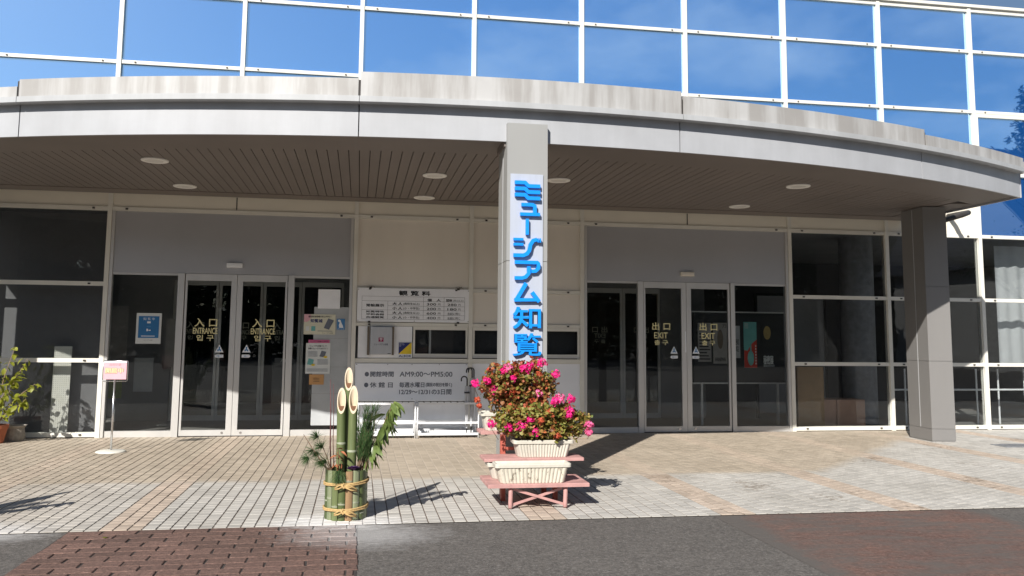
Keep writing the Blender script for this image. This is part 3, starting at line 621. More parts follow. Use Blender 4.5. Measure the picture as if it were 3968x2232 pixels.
inner_doors([0.55, 1.45, 2.20], 2.4, 2.45, [('出 口', 0.15, 1.60, 1.72), ('EXIT', 0.11, 1.50, 1.585), ('출 구', 0.11, 1.40, 1.475)], True)
aed = B('safety_sign', 'interior_wall', -4.98, -4.66, 2.33, 2.345, 1.0, 1.09); text('AED', -4.88, -4.68, 1.02, 1.072, 2.325, 'paper', aed, 0.02)

# ------------------------------------------------------------------ canopy
CX, CY, RF = -1.96, 11.89, 16.48
def arc_y(x, r): return CY-math.sqrt(r*r-(x-CX)**2)
XL, XR = -9.72, 5.71
def arc_pts(x0, x1, r, n=18):
    a0, a1 = math.asin((x0-CX)/r), math.asin((x1-CX)/r); return [(CX+r*math.sin(a0+(a1-a0)*k/n), CY-r*math.cos(a0+(a1-a0)*k/n)) for k in range(n+1)]
def curved(x0, x1, r0, r1, z0, z1, n=18):
    # solid strip between radius r0 (inside) and r1 (outside)
    P1 = arc_pts(x0, x1, r1, n); P0 = [(CX+(x-CX)*r0/r1, CY+(y-CY)*r0/r1) for x, y in P1]; mb = MB()
    vs = [(x, y, z0) for x, y in P1]+[(x, y, z1) for x, y in P1]+[(x, y, z0) for x, y in P0]+[(x, y, z1) for x, y in P0]; k = n+1; fs = []
    for i in range(n): fs += [(i, i+1, k+i+1, k+i), (2*k+i+1, 2*k+i, 3*k+i, 3*k+i+1), (k+i, k+i+1, 3*k+i+1, 3*k+i), (i+1, i, 2*k+i, 2*k+i+1)]
    fs += [(0, k, 3*k, 2*k), (n, 2*k+n, 3*k+n, k+n)]
    return mb.add(vs, fs)
# deck: the slab above the soffit
n_ = 40; P = arc_pts(XL+0.02, XR-0.02, RF-0.03, n_); vs = [(x, y, 3.62) for x, y in P]+[(x, y, 4.0) for x, y in P]+[(x, -0.062, 3.62) for x, y in P]+[(x, -0.062, 4.0) for x, y in P]; k = n_+1; fs = []
for i in range(n_): fs += [(i, i+1, k+i+1, k+i), (2*k+i+1, 2*k+i, 3*k+i, 3*k+i+1), (k+i, k+i+1, 3*k+i+1, 3*k+i), (i+1, i, 2*k+i, 2*k+i+1)]
fs += [(0, k, 3*k, 2*k), (n_, 2*k+n_, 3*k+n_, k+n_)]
canopy = MB().add(vs, fs).build('canopy', 'soffit_gap', bld)
JO = [XL, -7.107, -3.578, -0.078, 3.46, XR]
TOPZ = [4.06, 4.135, 4.205, 4.155, 4.09]
for a, b_, tz in zip(JO[:-1], JO[1:], TOPZ):
    curved(a+0.006, b_-0.006, RF-0.028, RF, 3.545, 3.895).build('fascia_panel', 'fascia', canopy)
    c_ = curved(a+0.012, b_-0.012, RF-0.25, RF+0.085, 3.948, tz).build('coping_panel', 'coping', canopy)
    curved(a+0.003, b_-0.003, RF-0.2, RF+0.112, 3.885, 3.944).build('flashing', 'flashing', c_)
for x in JO[1:-1]: curved(x-0.011, x+0.011, RF-0.2, RF+0.075, 3.95, 4.12, 1).build('coping_joint', 'dark_clip', canopy)
# end returns
for x, s_ in ((XL, -1), (XR, 1)):
    y0 = arc_y(x, RF); xa, xb = (x-0.03, x) if s_ < 0 else (x, x+0.03)
    MB().box(xa, xb, y0+0.01, -0.07, 3.545, 3.895).build('fascia_panel', 'fascia', canopy); MB().box(xa-(0.06 if s_ < 0 else 0), xb+(0.06 if s_ > 0 else 0), y0-0.02, -0.07, 3.897, 4.06).build('coping_panel', 'coping', canopy)
# soffit: smooth border plus boards running front to back
RB = 15.70
n_ = 36; P1 = arc_pts(XL+0.03, XR-0.03, RF-0.03, n_); bd = MB(); o = 0; vs = []; fs = []
for x, y in P1: vs += [(x, y, 3.57), (x, min(arc_y(x, RB), -0.46), 3.57), (x, y, 3.60), (x, min(arc_y(x, RB), -0.46), 3.60)]
for i in range(n_): a = 4*i; c_ = a+4; fs += [(a, a+1, c_+1, c_), (a+2, c_+2, c_+3, a+3), (a, c_, c_+2, a+2), (a+1, a+3, c_+3, c_+1)]
MB().add(vs, fs).build('soffit_border', 'soffit', canopy)
B('soffit_border', 'soffit', XL+0.03, XR-0.03, -0.455, -0.066, 3.566, 3.60, canopy)
pitch = 0.1205; x = XL+0.55
LIGHTS = [(-5.99, -2.673), (-5.99, -0.897), (-2.605, -2.44), (-2.605, -0.66), (-0.97, -2.46), (2.29, -2.73), (2.30, -0.92)]
while x < XR-0.5:
    y0 = arc_y(x, RB)+0.006
    if y0 < -0.6: MB().box(x-pitch/2+0.0045, x+pitch/2-0.0045, y0, -0.462, 3.574+rnd.uniform(-.001, .001), 3.596).build('soffit_board', 'soffit', canopy)
    x += pitch
for s_ in (XL+0.03, XR-0.45): MB().box(s_, s_+0.42, min(arc_y(s_, RB), arc_y(s_+0.42, RB))+0.2, -0.47, 3.571, 3.597).build('soffit_border', 'soffit', canopy)
for (x, y) in LIGHTS:
    li = MB().lathe([(0.158, 3.571), (0.158, 3.560), (0.150, 3.556), (0.108, 3.556), (0.102, 3.562)], (x, y), 32).build('downlight', 'light_trim', canopy, smooth=True)
    MB().disc((x, y, 3.563), 0.103, 28, True).build('lens', 'light_lens', li)
# pillars: two clad metal shafts with a horizontal joint and a plinth
def pillar(pts, z1, zj, name='pillar', mt='pillar'):
    # pts: front-left, front-right, back-right, back-left
    def ring(k, z): 
        c_ = Vector((sum(p[0] for p in pts)/4, sum(p[1] for p in pts)/4)); return [(c_.x+(p[0]-c_.x)*k, c_.y+(p[1]-c_.y)*k, z) for p in pts]
    def solid(za, zb, k=1.0):
        return MB().add(ring(k, za)+ring(k, zb), [(3, 2, 1, 0), (4, 5, 6, 7)]+[(i, (i+1) % 4, 4+(i+1) % 4, 4+i) for i in range(4)])
    core = solid(0, z1-0.01, 0.975).build(name, mt, canopy)
    zs = [0.014, 0.19, zj[0], zj[1], z1] if len(zj) > 1 else [0.014, 0.19, zj[0], z1]
    for a, b_ in zip(zs[:-1], zs[1:]):
        # cladding sheets: front, two half sheets per side, back
        g_ = 0.004; t_ = 0.0
        solid(a+g_, b_-g_, 1.0).build('cladding', mt, core)
    fl, bl = Vector(pts[0]), Vector(pts[3]); nx = (fl-bl).normalized(); side = Vector((-nx.y, nx.x)); side = side if side.x < 0 else -side
    mpt = fl*0.52+bl*0.48
    MB().box(mpt.x-0.004, mpt.x+0.001, mpt.y-0.006, mpt.y+0.006, 0.2, z1-0.02).build('cladding_joint', 'flashing', core)
    fr, br = Vector(pts[1]), Vector(pts[2]); mpt = fr*0.52+br*0.48
    MB().box(mpt.x-0.001, mpt.x+0.004, mpt.y-0.006, mpt.y+0.006, 0.2, z1-0.02).build('cladding_joint', 'flashing', core)
    return core
PF = -4.66
pillar([(-2.042, PF), (-1.612, PF), (-1.612, PF+0.53), (-2.042, PF+0.53)], 3.735, [2.28])
MB().box(-2.06, -1.60, PF+0.10, PF+0.55, 3.50, 3.567).build('pillar_collar', 'soffit', canopy)
RPT = [(5.005, -1.545), (5.36, -1.60), (5.40, -1.02), (5.04, -0.97)]
pillar(RPT, 3.566, [1.20, 2.33], mt='pillar_darker'); pillar([(2*CX-0.08-x, y) for x, y in (RPT[1], RPT[0], RPT[3], RPT[2])], 3.566, [1.20, 2.33], mt='pillar_darker')
# drain pipe under the right end of the canopy
MB().tube([(5.62, -0.75, 3.42), (5.9, -0.73, 3.47), (6.35, -0.72, 3.60), (6.55, -0.6, 3.66), (6.62, -0.25, 3.68), (6.62, -0.02, 3.68)], 0.045, 12).build('drain_pipe', 'dark_clip', canopy, smooth=True)

# ------------------------------------------------------------------ things inside, seen through the glass
colm = MB().lathe([(0.30, 0), (0.30, 3.42)], (5.66, 1.3), 36).build('concrete_column', 'concrete', bld, smooth=True)
c2 = B('concrete_column', 'concrete', -10.4, -9.35, 0.5, 1.1, 0, 3.42)
B('inner_wall', 'interior_wall', -10.6, -7.3, 3.0, 3.1, 0, 3.42); B('wall_opening', 'dark_void', -9.0, -8.35, 2.97, 2.995, 2.05, 2.95)
pb = thing('perforated_panel', (-7.80, 0.2, 0), 'white perforated panel standing behind the left window', 'panel')
MB().box(-7.925, -7.685, 0.19, 0.21, 0.04, 1.30).build('panel_sheet', 'peg_board', pb)
holes = MB()
for i in range(8):
    for j in range(42): x, z = -7.907+i*0.029, 0.06+j*0.029; holes.box(x-0.0035, x+0.0035, 0.1885, 0.1895, z-0.0035, z+0.0035)
hb = holes.build('panel_holes', 'ink', pb); hb['kind'] = 'stuff'
db = tag(MB().box(-8.85, -7.25, 0.36, 0.40, 0.0, 3.3).build('display_board', 'grey_board'), 'tall dark grey display board behind the perforated panel in the left window', 'board')
cb = tag(MB().cbox(3.90, 4.39, 0.36, 0.42, 0.0, 1.046, 0.004).build('brown_board', 'cardboard'), 'tall plain brown board leaning inside the right window', 'board')
ct = thing('low_cabinet', (4.78, 0.6, 0), 'low pinkish brown cabinet inside the right window beside the brown board', 'cabinet')
MB().cbox(4.40, 4.63, 0.40, 0.80, 0.0, 0.485, 0.004).build('side_panel', 'chipboard', ct); MB().cbox(4.632, 5.16, 0.38, 0.80, 0.0, 0.485, 0.004).build('front_panel', 'chipboard', ct)
sc_ = thing('partition_screen', (4.9, 2.2, 0), 'grey partition screen with thin dark frame deep inside the right window', 'screen')
MB().box(4.1, 5.5, 2.19, 2.22, 0.1, 2.35).build('screen_panel', 'interior_wall', sc_)
f = MB(); [f.box(*q) for q in ((4.06, 4.10, 2.17, 2.24, 0, 2.40), (5.50, 5.54, 2.17, 2.24, 0, 2.40), (4.10, 5.50, 2.17, 2.24, 2.352, 2.40))]; f.build('screen_frame', 'dark_void', sc_)
cur = MB(); pts = []
for k in range(80): u = k/79; pts.append((7.92+u*1.5, 0.5+0.014*math.sin(u*40)+0.012*math.sin(u*17)))
for k in range(79): (xa, ya), (xb, yb) = pts[k], pts[k+1]; cur.quad((xa, ya, 1.10), (xb, yb, 1.10), (xb, yb, 3.25), (xa, ya, 3.25))
tag(cur.build('curtain', 'curtain', smooth=True), 'pale grey curtain hanging behind the far right window', 'curtain')
rail = thing('hand_rail', (8.2, 0.9, 0), 'light metal hand rail inside the far right windows', 'rail')
MB().tube([(6.0, 0.9, 0.62), (11, 0.9, 0.62)], 0.018, 8).build('rail_bar', 'white_steel', rail)
for x in (6.3, 6.9, 7.75, 8.2, 8.75, 9.3): MB().tube([(x, 0.9, 0), (x, 0.9, 1.0)], 0.016, 8).build('rail_post', 'white_steel', rail)
lamp = thing('ceiling_lamp', (1.6, 4.6, 2.55), 'small lit warm ceiling lamp deep inside the exit lobby', 'lamp')
MB().lathe([(0.0, 2.50), (0.05, 2.505), (0.06, 2.53), (0.06, 2.58)], (1.75, 4.6), 16).build('bulb', 'lamp_glow', lamp); MB().tube([(1.75, 4.6, 2.585), (1.75, 4.6, 3.42)], 0.012, 6).build('cord', 'dark_clip', lamp)
for k, (x, y) in enumerate(((1.1, 4.2), (2.3, 4.2), (2.9, 4.6), (3.5, 4.0))):
    s_ = MB().lathe([(0.055, 2.45), (0.06, 2.46), (0.06, 2.62), (0.02, 2.63), (0.012, 2.64), (0.012, 3.42)], (x, y), 16).build('spotlight', 'paper_grey', smooth=True)
    tag(s_, ['leftmost', 'second', 'third', 'rightmost'][k]+' of the four small white hanging spotlights inside the exit', 'spotlight', 'hanging spotlights inside the exit')
pw = thing('poster_panel', (3.15, 1.03, 0), 'black display panel carrying posters inside the exit sidelight', 'display panel')
MB().box(2.30, 4.02, 1.005, 1.05, 0.74, 1.97).build('panel', 'poster_black', pw); MB().box(2.28, 4.04, 1.0, 1.055, 1.972, 1.992).build('top_rail', 'aluminium', pw); MB().box(2.28, 4.04, 1.0, 1.055, 0.718, 0.738).build('bottom_rail', 'aluminium', pw)
for x in (2.45, 3.88): MB().box(x-0.02, x+0.02, 1.01, 1.045, 0, 0.717).build('foot', 'aluminium', pw)
def poster(x0, x1, z0, z1, y, material, name, label, th=0.004, cat='poster'):
    return tag(MB().box(x0, x1, y-th, y, z0, z1).build(name, material), label, cat)
PY = 1.002
def in_poster(x0, x1, z0, z1, mt, lab): return poster(x0, x1, z0, z1, PY, mt, 'exhibition_poster', lab, 0.003)
def oval(x, z, a, b_, d, name, mt, p): MB().poly([(x+a*math.cos(q*math.pi/12), z+b_*math.sin(q*math.pi/12)) for q in range(24)], PY-d-0.002, PY-d).build(name, mt, p)
p = in_poster(3.245, 3.49, 1.0, 1.81, 'teal', 'teal and red poster on the black panel inside the exit')
MB().poly([(3.247, 1.002), (3.488, 1.002), (3.488, 1.50), (3.40, 1.43), (3.31, 1.30), (3.247, 1.31)], PY-0.007, PY-0.005).build('red_field', 'poster_red', p)
oval(3.37, 1.17, 0.062, 0.13, 0.009, 'vase_shape', 'teal', p); MB().poly([(3.355, 1.27), (3.385, 1.27), (3.38, 1.42), (3.36, 1.42)], PY-0.0135, PY-0.0115).build('vase_neck', 'teal', p)
for k in range(7): MB().box(3.455, 3.475, PY-0.011, PY-0.009, 1.06+k*0.052, 1.09+k*0.052).build('print_block', 'paper', p)
for k in range(5): MB().box(3.26, 3.33, PY-0.007, PY-0.005, 1.70+k*0.02, 1.706+k*0.02).build('print_line', 'paper', p)
p = in_poster(3.586, 3.855, 1.0, 1.80, 'poster_black', 'black poster with a gold oval, rightmost on the panel inside the exit')
oval(3.69, 1.62, 0.07, 0.12, 0.006, 'gold_shape', 'poster_gold', p); text('秘密展', 3.61, 3.80, 1.06, 1.22, PY-0.005, 'paper', p, 0.02)
for k in range(4): MB().box(3.61, 3.82, PY-0.007, PY-0.005, 1.02+k*0.01, 1.024+k*0.01).build('print_line', 'paper', p)
p = in_poster(2.667, 2.93, 1.07, 1.79, 'poster_grey', 'grey poster with a dark brown oval inside the right exit door')
oval(2.80, 1.50, 0.055, 0.17, 0.006, 'oval_shape', 'bronze', p); text('HANIWA', 2.70, 2.90, 1.11, 1.18, PY-0.005, 'ink', p, 0.02); text('力', 2.84, 2.915, 1.70, 1.775, PY-0.005, 'ink', p)
p = in_poster(2.384, 2.632, 1.10, 1.785, 'poster_grey', 'plain grey text poster, leftmost on the panel inside the exit')
for k in range(9): MB().box(2.41, 2.61-0.03*(k % 3), PY-0.007, PY-0.005, 1.14+k*0.055, 1.16+k*0.055).build('print_line', 'ink', p)
p = in_poster(3.04, 3.175, 1.17, 1.74, 'paper_grey', 'narrow pale poster left of the teal and red poster inside the exit'); text('展', 3.06, 3.155, 1.40, 1.50, PY-0.005, 'ink', p); text('覧', 3.06, 3.155, 1.28, 1.38, PY-0.005, 'ink', p)
# leaflet racks and posters behind the left sidelight of the entrance
for (x0, x1, z0, z1, y, mt, lab) in ((-7.6, -7.28, 1.05, 1.95, 1.6, 'poster_grey', 'grey poster at the left end inside the entrance sidelight'), (-7.15, -6.85, 0.55, 1.10, 1.6, 'paper_grey', 'pale leaflet poster low inside the entrance sidelight'), (-6.7, -6.45, 0.95, 1.75, 1.7, 'poster_grey', 'dim poster right of the blue poster inside the entrance sidelight'), (-7.5, -7.3, 0.45, 0.85, 1.5, 'leaf_pale', 'small green edged leaflet low inside the entrance sidelight')):
    poster(x0, x1, z0, z1, y, mt, 'inner_poster', lab)

# ------------------------------------------------------------------ posters and stickers on the entrance glass
gy = -0.008
p = poster(-6.757, -6.405, 1.35, 1.80, gy, 'paper', 'blue_poster', 'white framed blue poster taped inside the left entrance sidelight')
MB().box(-6.725, -6.437, gy-0.007, gy-0.005, 1.435, 1.755).build('blue_field', 'poster_blue', p)
text('知 覧 中', -6.66, -6.50, 1.695, 1.735, gy-0.0085, 'sticker_white', p); MB().box(-6.605, -6.555, gy-0.0095, gy-0.0075, 1.65, 1.678).build('print_block', 'sticker_white', p)
MB().box(-6.61, -6.55, gy-0.0095, gy-0.0075, 1.595, 1.61).build('print_block', 'sticker_blue', p); MB().box(-6.61, -6.588, gy-0.0095, gy-0.0075, 1.535, 1.57).build('print_block', 'sticker_white', p); MB().box(-6.58, -6.55, gy-0.0095, gy-0.0075, 1.54, 1.555).build('print_block', 'sticker_white', p)
MB().box(-6.68, -6.49, gy-0.0095, gy-0.0075, 1.457, 1.468).build('print_block', 'sticker_white', p); text('ミュージアム知覧', -6.64, -6.52, 1.395, 1.41, gy-0.006, 'ink', p)
p = poster(-4.20, -3.655, 0.15, 1.93, -0.004+0.0, 'paper_grey', 'paper_banner', 'long crumpled pale paper banner taped inside the right entrance sidelight', 0.002, 'banner')
for z in (0.62, 1.02, 1.45): MB().box(-4.20, -3.655, -0.0075, -0.0065, z, z+0.004).build('fold_line', 'poster_grey', p)
p = poster(-4.147, -3.816, 1.905, 2.20, -0.012, 'board_white', 'glass_sheet', 'blank pale sheet at the top of the right entrance sidelight', 0.003, 'sheet')
p = poster(-4.348, -3.876, 1.512, 1.818, -0.012, 'paper_cream', 'castle_poster', 'cream castle stamp rally poster on the right entrance sidelight')
MB().poly([(-4.346+0.0, 1.816), (-4.346, 1.70), (-4.30, 1.70), (-4.26, 1.73), (-4.245, 1.78), (-4.25, 1.816)], -0.020, -0.0175).build('pink_corner', 'sign_pink', p)
text('続日本100名城スタンプラリー', -4.28, -3.93, 1.768, 1.795, -0.0215, 'ink', p, 0.02); text('知覧城', -4.25, -4.07, 1.69, 1.745, -0.0185, 'navy', p, 0.02)
MB().poly([(-4.05, 1.61), (-3.97, 1.585), (-3.90, 1.725), (-3.985, 1.755)], -0.020, -0.0175).build('book_picture', 'ink_grey', p); MB().box(-4.235, -4.175, -0.020, -0.0175, 1.565, 1.635).build('book_picture', 'teal', p); MB().box(-4.315, -4.265, -0.020, -0.0175, 1.565, 1.635).build('book_picture', 'paper', p)
text('ミュージアム知覧', -4.07, -3.91, 1.525, 1.542, -0.0185, 'ink', p); MB().box(-4.14, -3.92, -0.020, -0.0175, 1.56, 1.566).build('print_line', 'ink_grey', p)
p = poster(-4.27, -3.955, 1.383, 1.43, -0.0125, 'pink_paper', 'pink_notice', 'narrow pink paper strip above the white museum pass notice', 0.003, 'notice'); text('ミュージアム周遊パス発売中', -4.25, -3.975, 1.395, 1.418, -0.017, 'ink', p)
p = poster(-4.304, -3.94, 0.921, 1.381, -0.012, 'paper', 'pass_notice', 'white museum pass notice with book pictures on the right entrance sidelight', 0.003, 'notice')
text('「ミュージアム周遊パス」で', -4.25, -4.0, 1.325, 1.35, -0.0165, 'ink', p, 0.02); text('お得にミュージアムめぐり！！', -4.27, -3.98, 1.285, 1.312, -0.0165, 'ink', p, 0.02)
MB().poly([(-4.10, 1.18), (-4.03, 1.165), (-4.0, 1.25), (-4.07, 1.265)], -0.019, -0.0165).build('book_picture', 'ink_grey', p); MB().poly([(-4.28, 1.06), (-4.20, 1.045), (-4.18, 1.13), (-4.26, 1.15)], -0.019, -0.0165).build('book_picture', 'teal', p)
for (x, z) in ((-4.01, 1.172), (-4.19, 1.052)): MB().poly([(x+0.03*math.cos(a*math.pi/5), z+0.016*math.sin(a*math.pi/5)) for a in range(10)], -0.022, -0.0195).build('price_blob', 'yellow', p)
for k in range(5): MB().box(-4.27, -4.13, -0.019, -0.0165, 1.18+k*0.017, 1.184+k*0.017).build('print_line', 'ink_grey', p); MB().box(-4.13, -3.97, -0.019, -0.0165, 1.06+k*0.017, 1.064+k*0.017).build('print_line', 'ink_grey', p)
for k in range(3): MB().box(-4.28, -3.97, -0.019, -0.0165, 0.955+k*0.017, 0.959+k*0.017).build('print_line', 'ink_grey', p)
p = poster(-4.242, -4.025, 0.757, 0.909, -0.012, 'tan_paper', 'tan_notice', 'small tan paper notice below the white museum pass notice', 0.003, 'notice')
for k in range(3): MB().box(-4.18, -4.09, -0.019, -0.0165, 0.80+k*0.025, 0.805+k*0.025).build('print_line', 'ink', p)
p = poster(-3.853, -3.735, 1.584, 1.752, -0.012, 'sticker_blue', 'assistance_dog_sticker', 'blue assistance dog sticker on the right entrance sidelight', 0.003, 'sticker')
MB().poly([(-3.838, 1.735), (-3.815, 1.742), (-3.80, 1.73), (-3.79, 1.70), (-3.765, 1.65), (-3.755, 1.615), (-3.82, 1.615), (-3.825, 1.66), (-3.812, 1.695), (-3.838, 1.715)], -0.019, -0.0165).build('dog_mark', 'sticker_white', p); text('ほじょ犬', -3.845, -3.743, 1.59, 1.607, -0.0165, 'sticker_white', p)

# ------------------------------------------------------------------ boards on the wall between the doors
fee = thing('fee_board', (-2.68, -0.06, 1.975), 'white admission fee board with black table above the ticket window', 'sign')
MB().box(-3.555, -1.822, -0.058, -0.048, 1.715, 2.232).build('board', 'board_white', fee)
fx = lambda zx: -3.555+(zx-55)/1245*1.733
fz = lambda zy, zx=650: 2.232-(zy-(105+(zx-60)*0.018))/375*0.517
FY_ = -0.0605
def fl_(x0, y0, x1, y1): MB().box(min(fx(x0), fx(x1))-0.0012, max(fx(x0), fx(x1))+0.0012, FY_, -0.0583, min(fz(y0), fz(y1))-0.0012, max(fz(y0), fz(y1))+0.0012).build('table_line', 'ink', fee)
for q in ((105, 207, 1245, 207), (105, 258, 1245, 258), (388, 311, 1245, 311), (105, 358, 1245, 358), (388, 411, 1245, 411), (105, 461, 1245, 461), (105, 207, 105, 461), (388, 258, 388, 461), (782, 207, 782, 461), (1013, 207, 1013, 461), (1245, 207, 1245, 461)): fl_(*q)
def ft(s, x0, x1, y0, y1, bold=0.03): text(s, fx(x0), fx(x1), fz(y1), fz(y0), FY_, 'ink', fee, bold)
ft('観 覧 料', 508, 858, 140, 195, 0.035); ft('個　人', 826, 975, 225, 256); ft('団体', 1036, 1104, 226, 256); ft('(30人以上)', 1115, 1230, 230, 256, 0)
ft('常設展示', 152, 348, 292, 325); ft('知覧特攻', 152, 350, 367, 389); ft('平和会館', 152, 350, 398, 420); ft('共通観覧', 152, 350, 430, 452)
for k, (a, b_, c_) in enumerate((('大 人', '300', '280'), ('小 人', '200', '180'), ('大 人', '600', ''), ('小 人', '400', ''))):
    y0 = 270+k*51; ft(a, 440, 548, y0, y0+33); ft('(高校生以上)' if k % 2 == 0 else '(小・中学生)', 560, 738, y0+3, y0+33, 0.005); ft(b_, 820, 924, y0+6, y0+32, 0.01); ft('円', 946, 972, y0+8, y0+32, 0)
    if c_: ft(c_, 1052, 1154, y0+8, y0+34, 0.01); ft('円', 1174, 1198, y0+10, y0+34, 0)
    else: ft('左記に同じ', 1052, 1198, y0+6, y0+34, 0.005)
for x, z in ((-3.54, 2.21), (-1.84, 2.21), (-3.54, 1.735), (-1.84, 1.735), (-2.68, 1.73)): MB().tube([(x, -0.059, z), (x, -0.063, z)], 0.006, 8).build('screw', 'dark_clip', fee)
for x, z in ((-3.36, 2.236), (-2.0, 2.236), (-3.37, 1.712), (-2.0, 1.712)): MB().box(x-0.02, x+0.02, -0.068, -0.059, z-0.014, z+0.014).build('clip', 'dark_clip', fee)
for x in (-3.37, -1.99):
    nb = MB()
    for k in range(26): a = rnd.uniform(0, math.pi); r_ = rnd.uniform(0.01, 0.055); q = Vector((x+math.cos(a)*r_*1.2, -0.06+rnd.uniform(-.02, .01), 2.243+math.sin(a)*r_*0.6)); nb.add([q+Vector((rnd.uniform(-.02, .02), rnd.uniform(-.01, .01), rnd.uniform(-.012, .012))) for _ in range(3)], [(0, 1, 2)])
    tag(nb.build('mud_nest', 'stone_pot'), 'crumbled mud nest remains on the '+('left' if x < -3 else 'right')+' top corner of the fee board', 'nest')
hrs = thing('opening_hours_board', (-2.69, -0.06, 0.8), 'grey opening hours board with slate lettering below the mail box', 'sign')
MB().box(-3.56, -1.835, -0.058, -0.047, 0.525, 1.080).build('board', 'board_grey', hrs)
hx_ = lambda zx: -3.556+(zx-30)/1242*1.72
hz_ = lambda zy: 1.080-(zy-955)/375*0.555
def ht(s, x0, x1, y0, y1, bold=0.02): text(s, hx_(x0), hx_(x1), hz_(y1), hz_(y0), -0.0605, 'ink_grey', hrs, bold)
ht('●', 132, 178, 1042, 1088); ht('開館時間', 192, 448, 1036, 1092, 0.02); ht('AM9:00～PM5:00', 514, 1100, 1038, 1090); ht('●', 128, 174, 1152, 1198); ht('休 館 日', 190, 440, 1146, 1202, 0.02)
ht('毎週水曜日', 512, 790, 1146, 1200, 0.02); ht('(国民の祝日を除く)', 804, 1098, 1150, 1198); ht('12/29～12/31の3日間', 512, 1092, 1218, 1274)
for x in (-3.54, -3.07, -2.70, -2.28, -1.86): MB().tube([(x, -0.059, 1.066), (x, -0.063, 1.066)], 0.006, 8).build('screw', 'dark_clip', hrs)
MB().tube([(-2.69, -0.059, 0.545), (-2.69, -0.063, 0.545)], 0.006, 8).build('screw', 'dark_clip', hrs)
B('wall_panel', 'board_white', -3.53, -2.705, -0.034, -0.021, 1.165, 1.645)
mb_ = thing('mail_box', (-3.18, -0.05, 1.42), 'steel wall mail box with red postal mark beside the ticket window', 'mail box')
MB().cbox(-3.345, -3.015, -0.105, -0.036, 1.215, 1.60, 0.004).build('box', 'mail_steel', mb_); MB().cbox(-3.34, -3.02, -0.112, -0.1055, 1.545, 1.635, 0.003).build('flap', 'mail_steel', mb_)
for x in (-3.375, -3.0): MB().box(x-0.016, x+0.016, -0.10, -0.036, 1.208, 1.642).build('side_rail', 'bronze', mb_)
MB().box(-3.22, -3.145, -0.108, -0.1055, 1.41, 1.475).build('postal_plate', 'post_red', mb_); text('〒', -3.205, -3.16, 1.418, 1.467, -0.1095, 'sticker_white', mb_, 0.02); text('ミュージアム知覧', -3.285, -3.075, 1.355, 1.385, -0.107, 'ink_grey', mb_, 0.02); MB().box(-3.08, -3.03, -0.108, -0.1055, 1.228, 1.236).build('maker_plate', 'ink', mb_)
al = thing('security_sticker', (-2.81, -0.036, 1.28), 'navy and yellow security company sticker below right of the mail box', 'sticker')
MB().box(-2.918, -2.70, -0.040, -0.0365, 1.168, 1.405).build('plate', 'sticker_white', al); MB().poly([(-2.908, 1.225), (-2.908, 1.40), (-2.722, 1.40)], -0.044, -0.041).build('navy_corner', 'navy', al); MB().poly([(-2.908, 1.225), (-2.71, 1.225), (-2.71, 1.395), (-2.722, 1.40)], -0.0435, -0.041).build('yellow_corner', 'yellow', al)
text('ALSOK', -2.905, -2.712, 1.178, 1.212, -0.0425, 'navy', al, 0.03)
for k, s in enumerate(('ALways', 'Security', 'OK')): text(s, -2.90, -2.90+(0.07, 0.08, 0.03)[k], 1.378-k*0.018, 1.391-k*0.018, -0.0455, 'sticker_white', al)

# ------------------------------------------------------------------ sign on the pillar
ps = thing('pillar_sign', (-1.835, PF, 2.2), 'tall pale sign with raised blue Japanese lettering on the central pillar', 'sign')
sy = PF-0.004
MB().box(-2.008, -1.662, sy-0.008, sy, 1.20, 3.19).build('board', 'sign_board', ps)
y1, y0 = sy-0.020, sy-0.052
def glyph(x0, x1, z0, z1, strokes):
    mb = MB(); 
    for k, (pts, w) in enumerate(strokes): mb.stroke([(x0+u*(x1-x0), z0+v*(z1-z0)) for u, v in pts], w, y0-k*0.0007, y1-k*0.0007)
    mb.build('letter', 'sign_blue', ps)
X0, X1 = -1.968, -1.700
glyph(X0, X1, 2.90, 3.115, [([(0, a), (0.40, a), (0.53, a-0.16), (1, a-0.16)], 0.038) for a in (0.90, 0.60, 0.30)])
glyph(-1.91, -1.702, 2.745, 2.885, [([(0.06, 0.84), (0.62, 0.84), (0.74, 0.74), (0.74, 0.22)], 0.036), ([(0, 0.13), (1, 0.13)], 0.034)])
glyph(-1.850, -1.820, 2.55, 2.715, [([(0.5, 0), (0.5, 1)], 0.031)])
glyph(-1.978, -1.692, 2.318, 2.515, [([(0, 0.93), (0.36, 0.93)], 0.026), ([(0, 0.66), (0.36, 0.66)], 0.026), ([(0, 0.09), (0.36, 0.09), (0.50, 0.18), (0.58, 0.36), (0.62, 0.66), (0.72, 0.88), (0.86, 0.94)], 0.038), ([(0.90, 1.0), (0.90, 0.78)], 0.014), ([(0.98, 1.0), (0.98, 0.78)], 0.014)])
glyph(-1.962, -1.702, 2.085, 2.282, [([(0, 0.91), (0.90, 0.91), (0.95, 0.84), (0.95, 0.62), (0.84, 0.47), (0.66, 0.44)], 0.036), ([(0.56, 0.70), (0.56, 0.34), (0.44, 0.15), (0.30, 0.09), (0, 0.09)], 0.036)])
glyph(-1.970, -1.692, 1.858, 2.050, [([(0.46, 1.0), (0.10, 0.12)], 0.040), ([(0.02, 0.10), (0.90, 0.13)], 0.034), ([(0.68, 0.52), (0.95, 0.02)], 0.040)])
text('知', -1.976, -1.688, 1.585, 1.808, (y0+y1)/2, 'sign_blue', ps, 0.018, (y1-y0)/2, 'letter'); text('覧', -1.976, -1.682, 1.312, 1.542, (y0+y1)/2, 'sign_blue', ps, 0.010, (y1-y0)/2, 'letter')

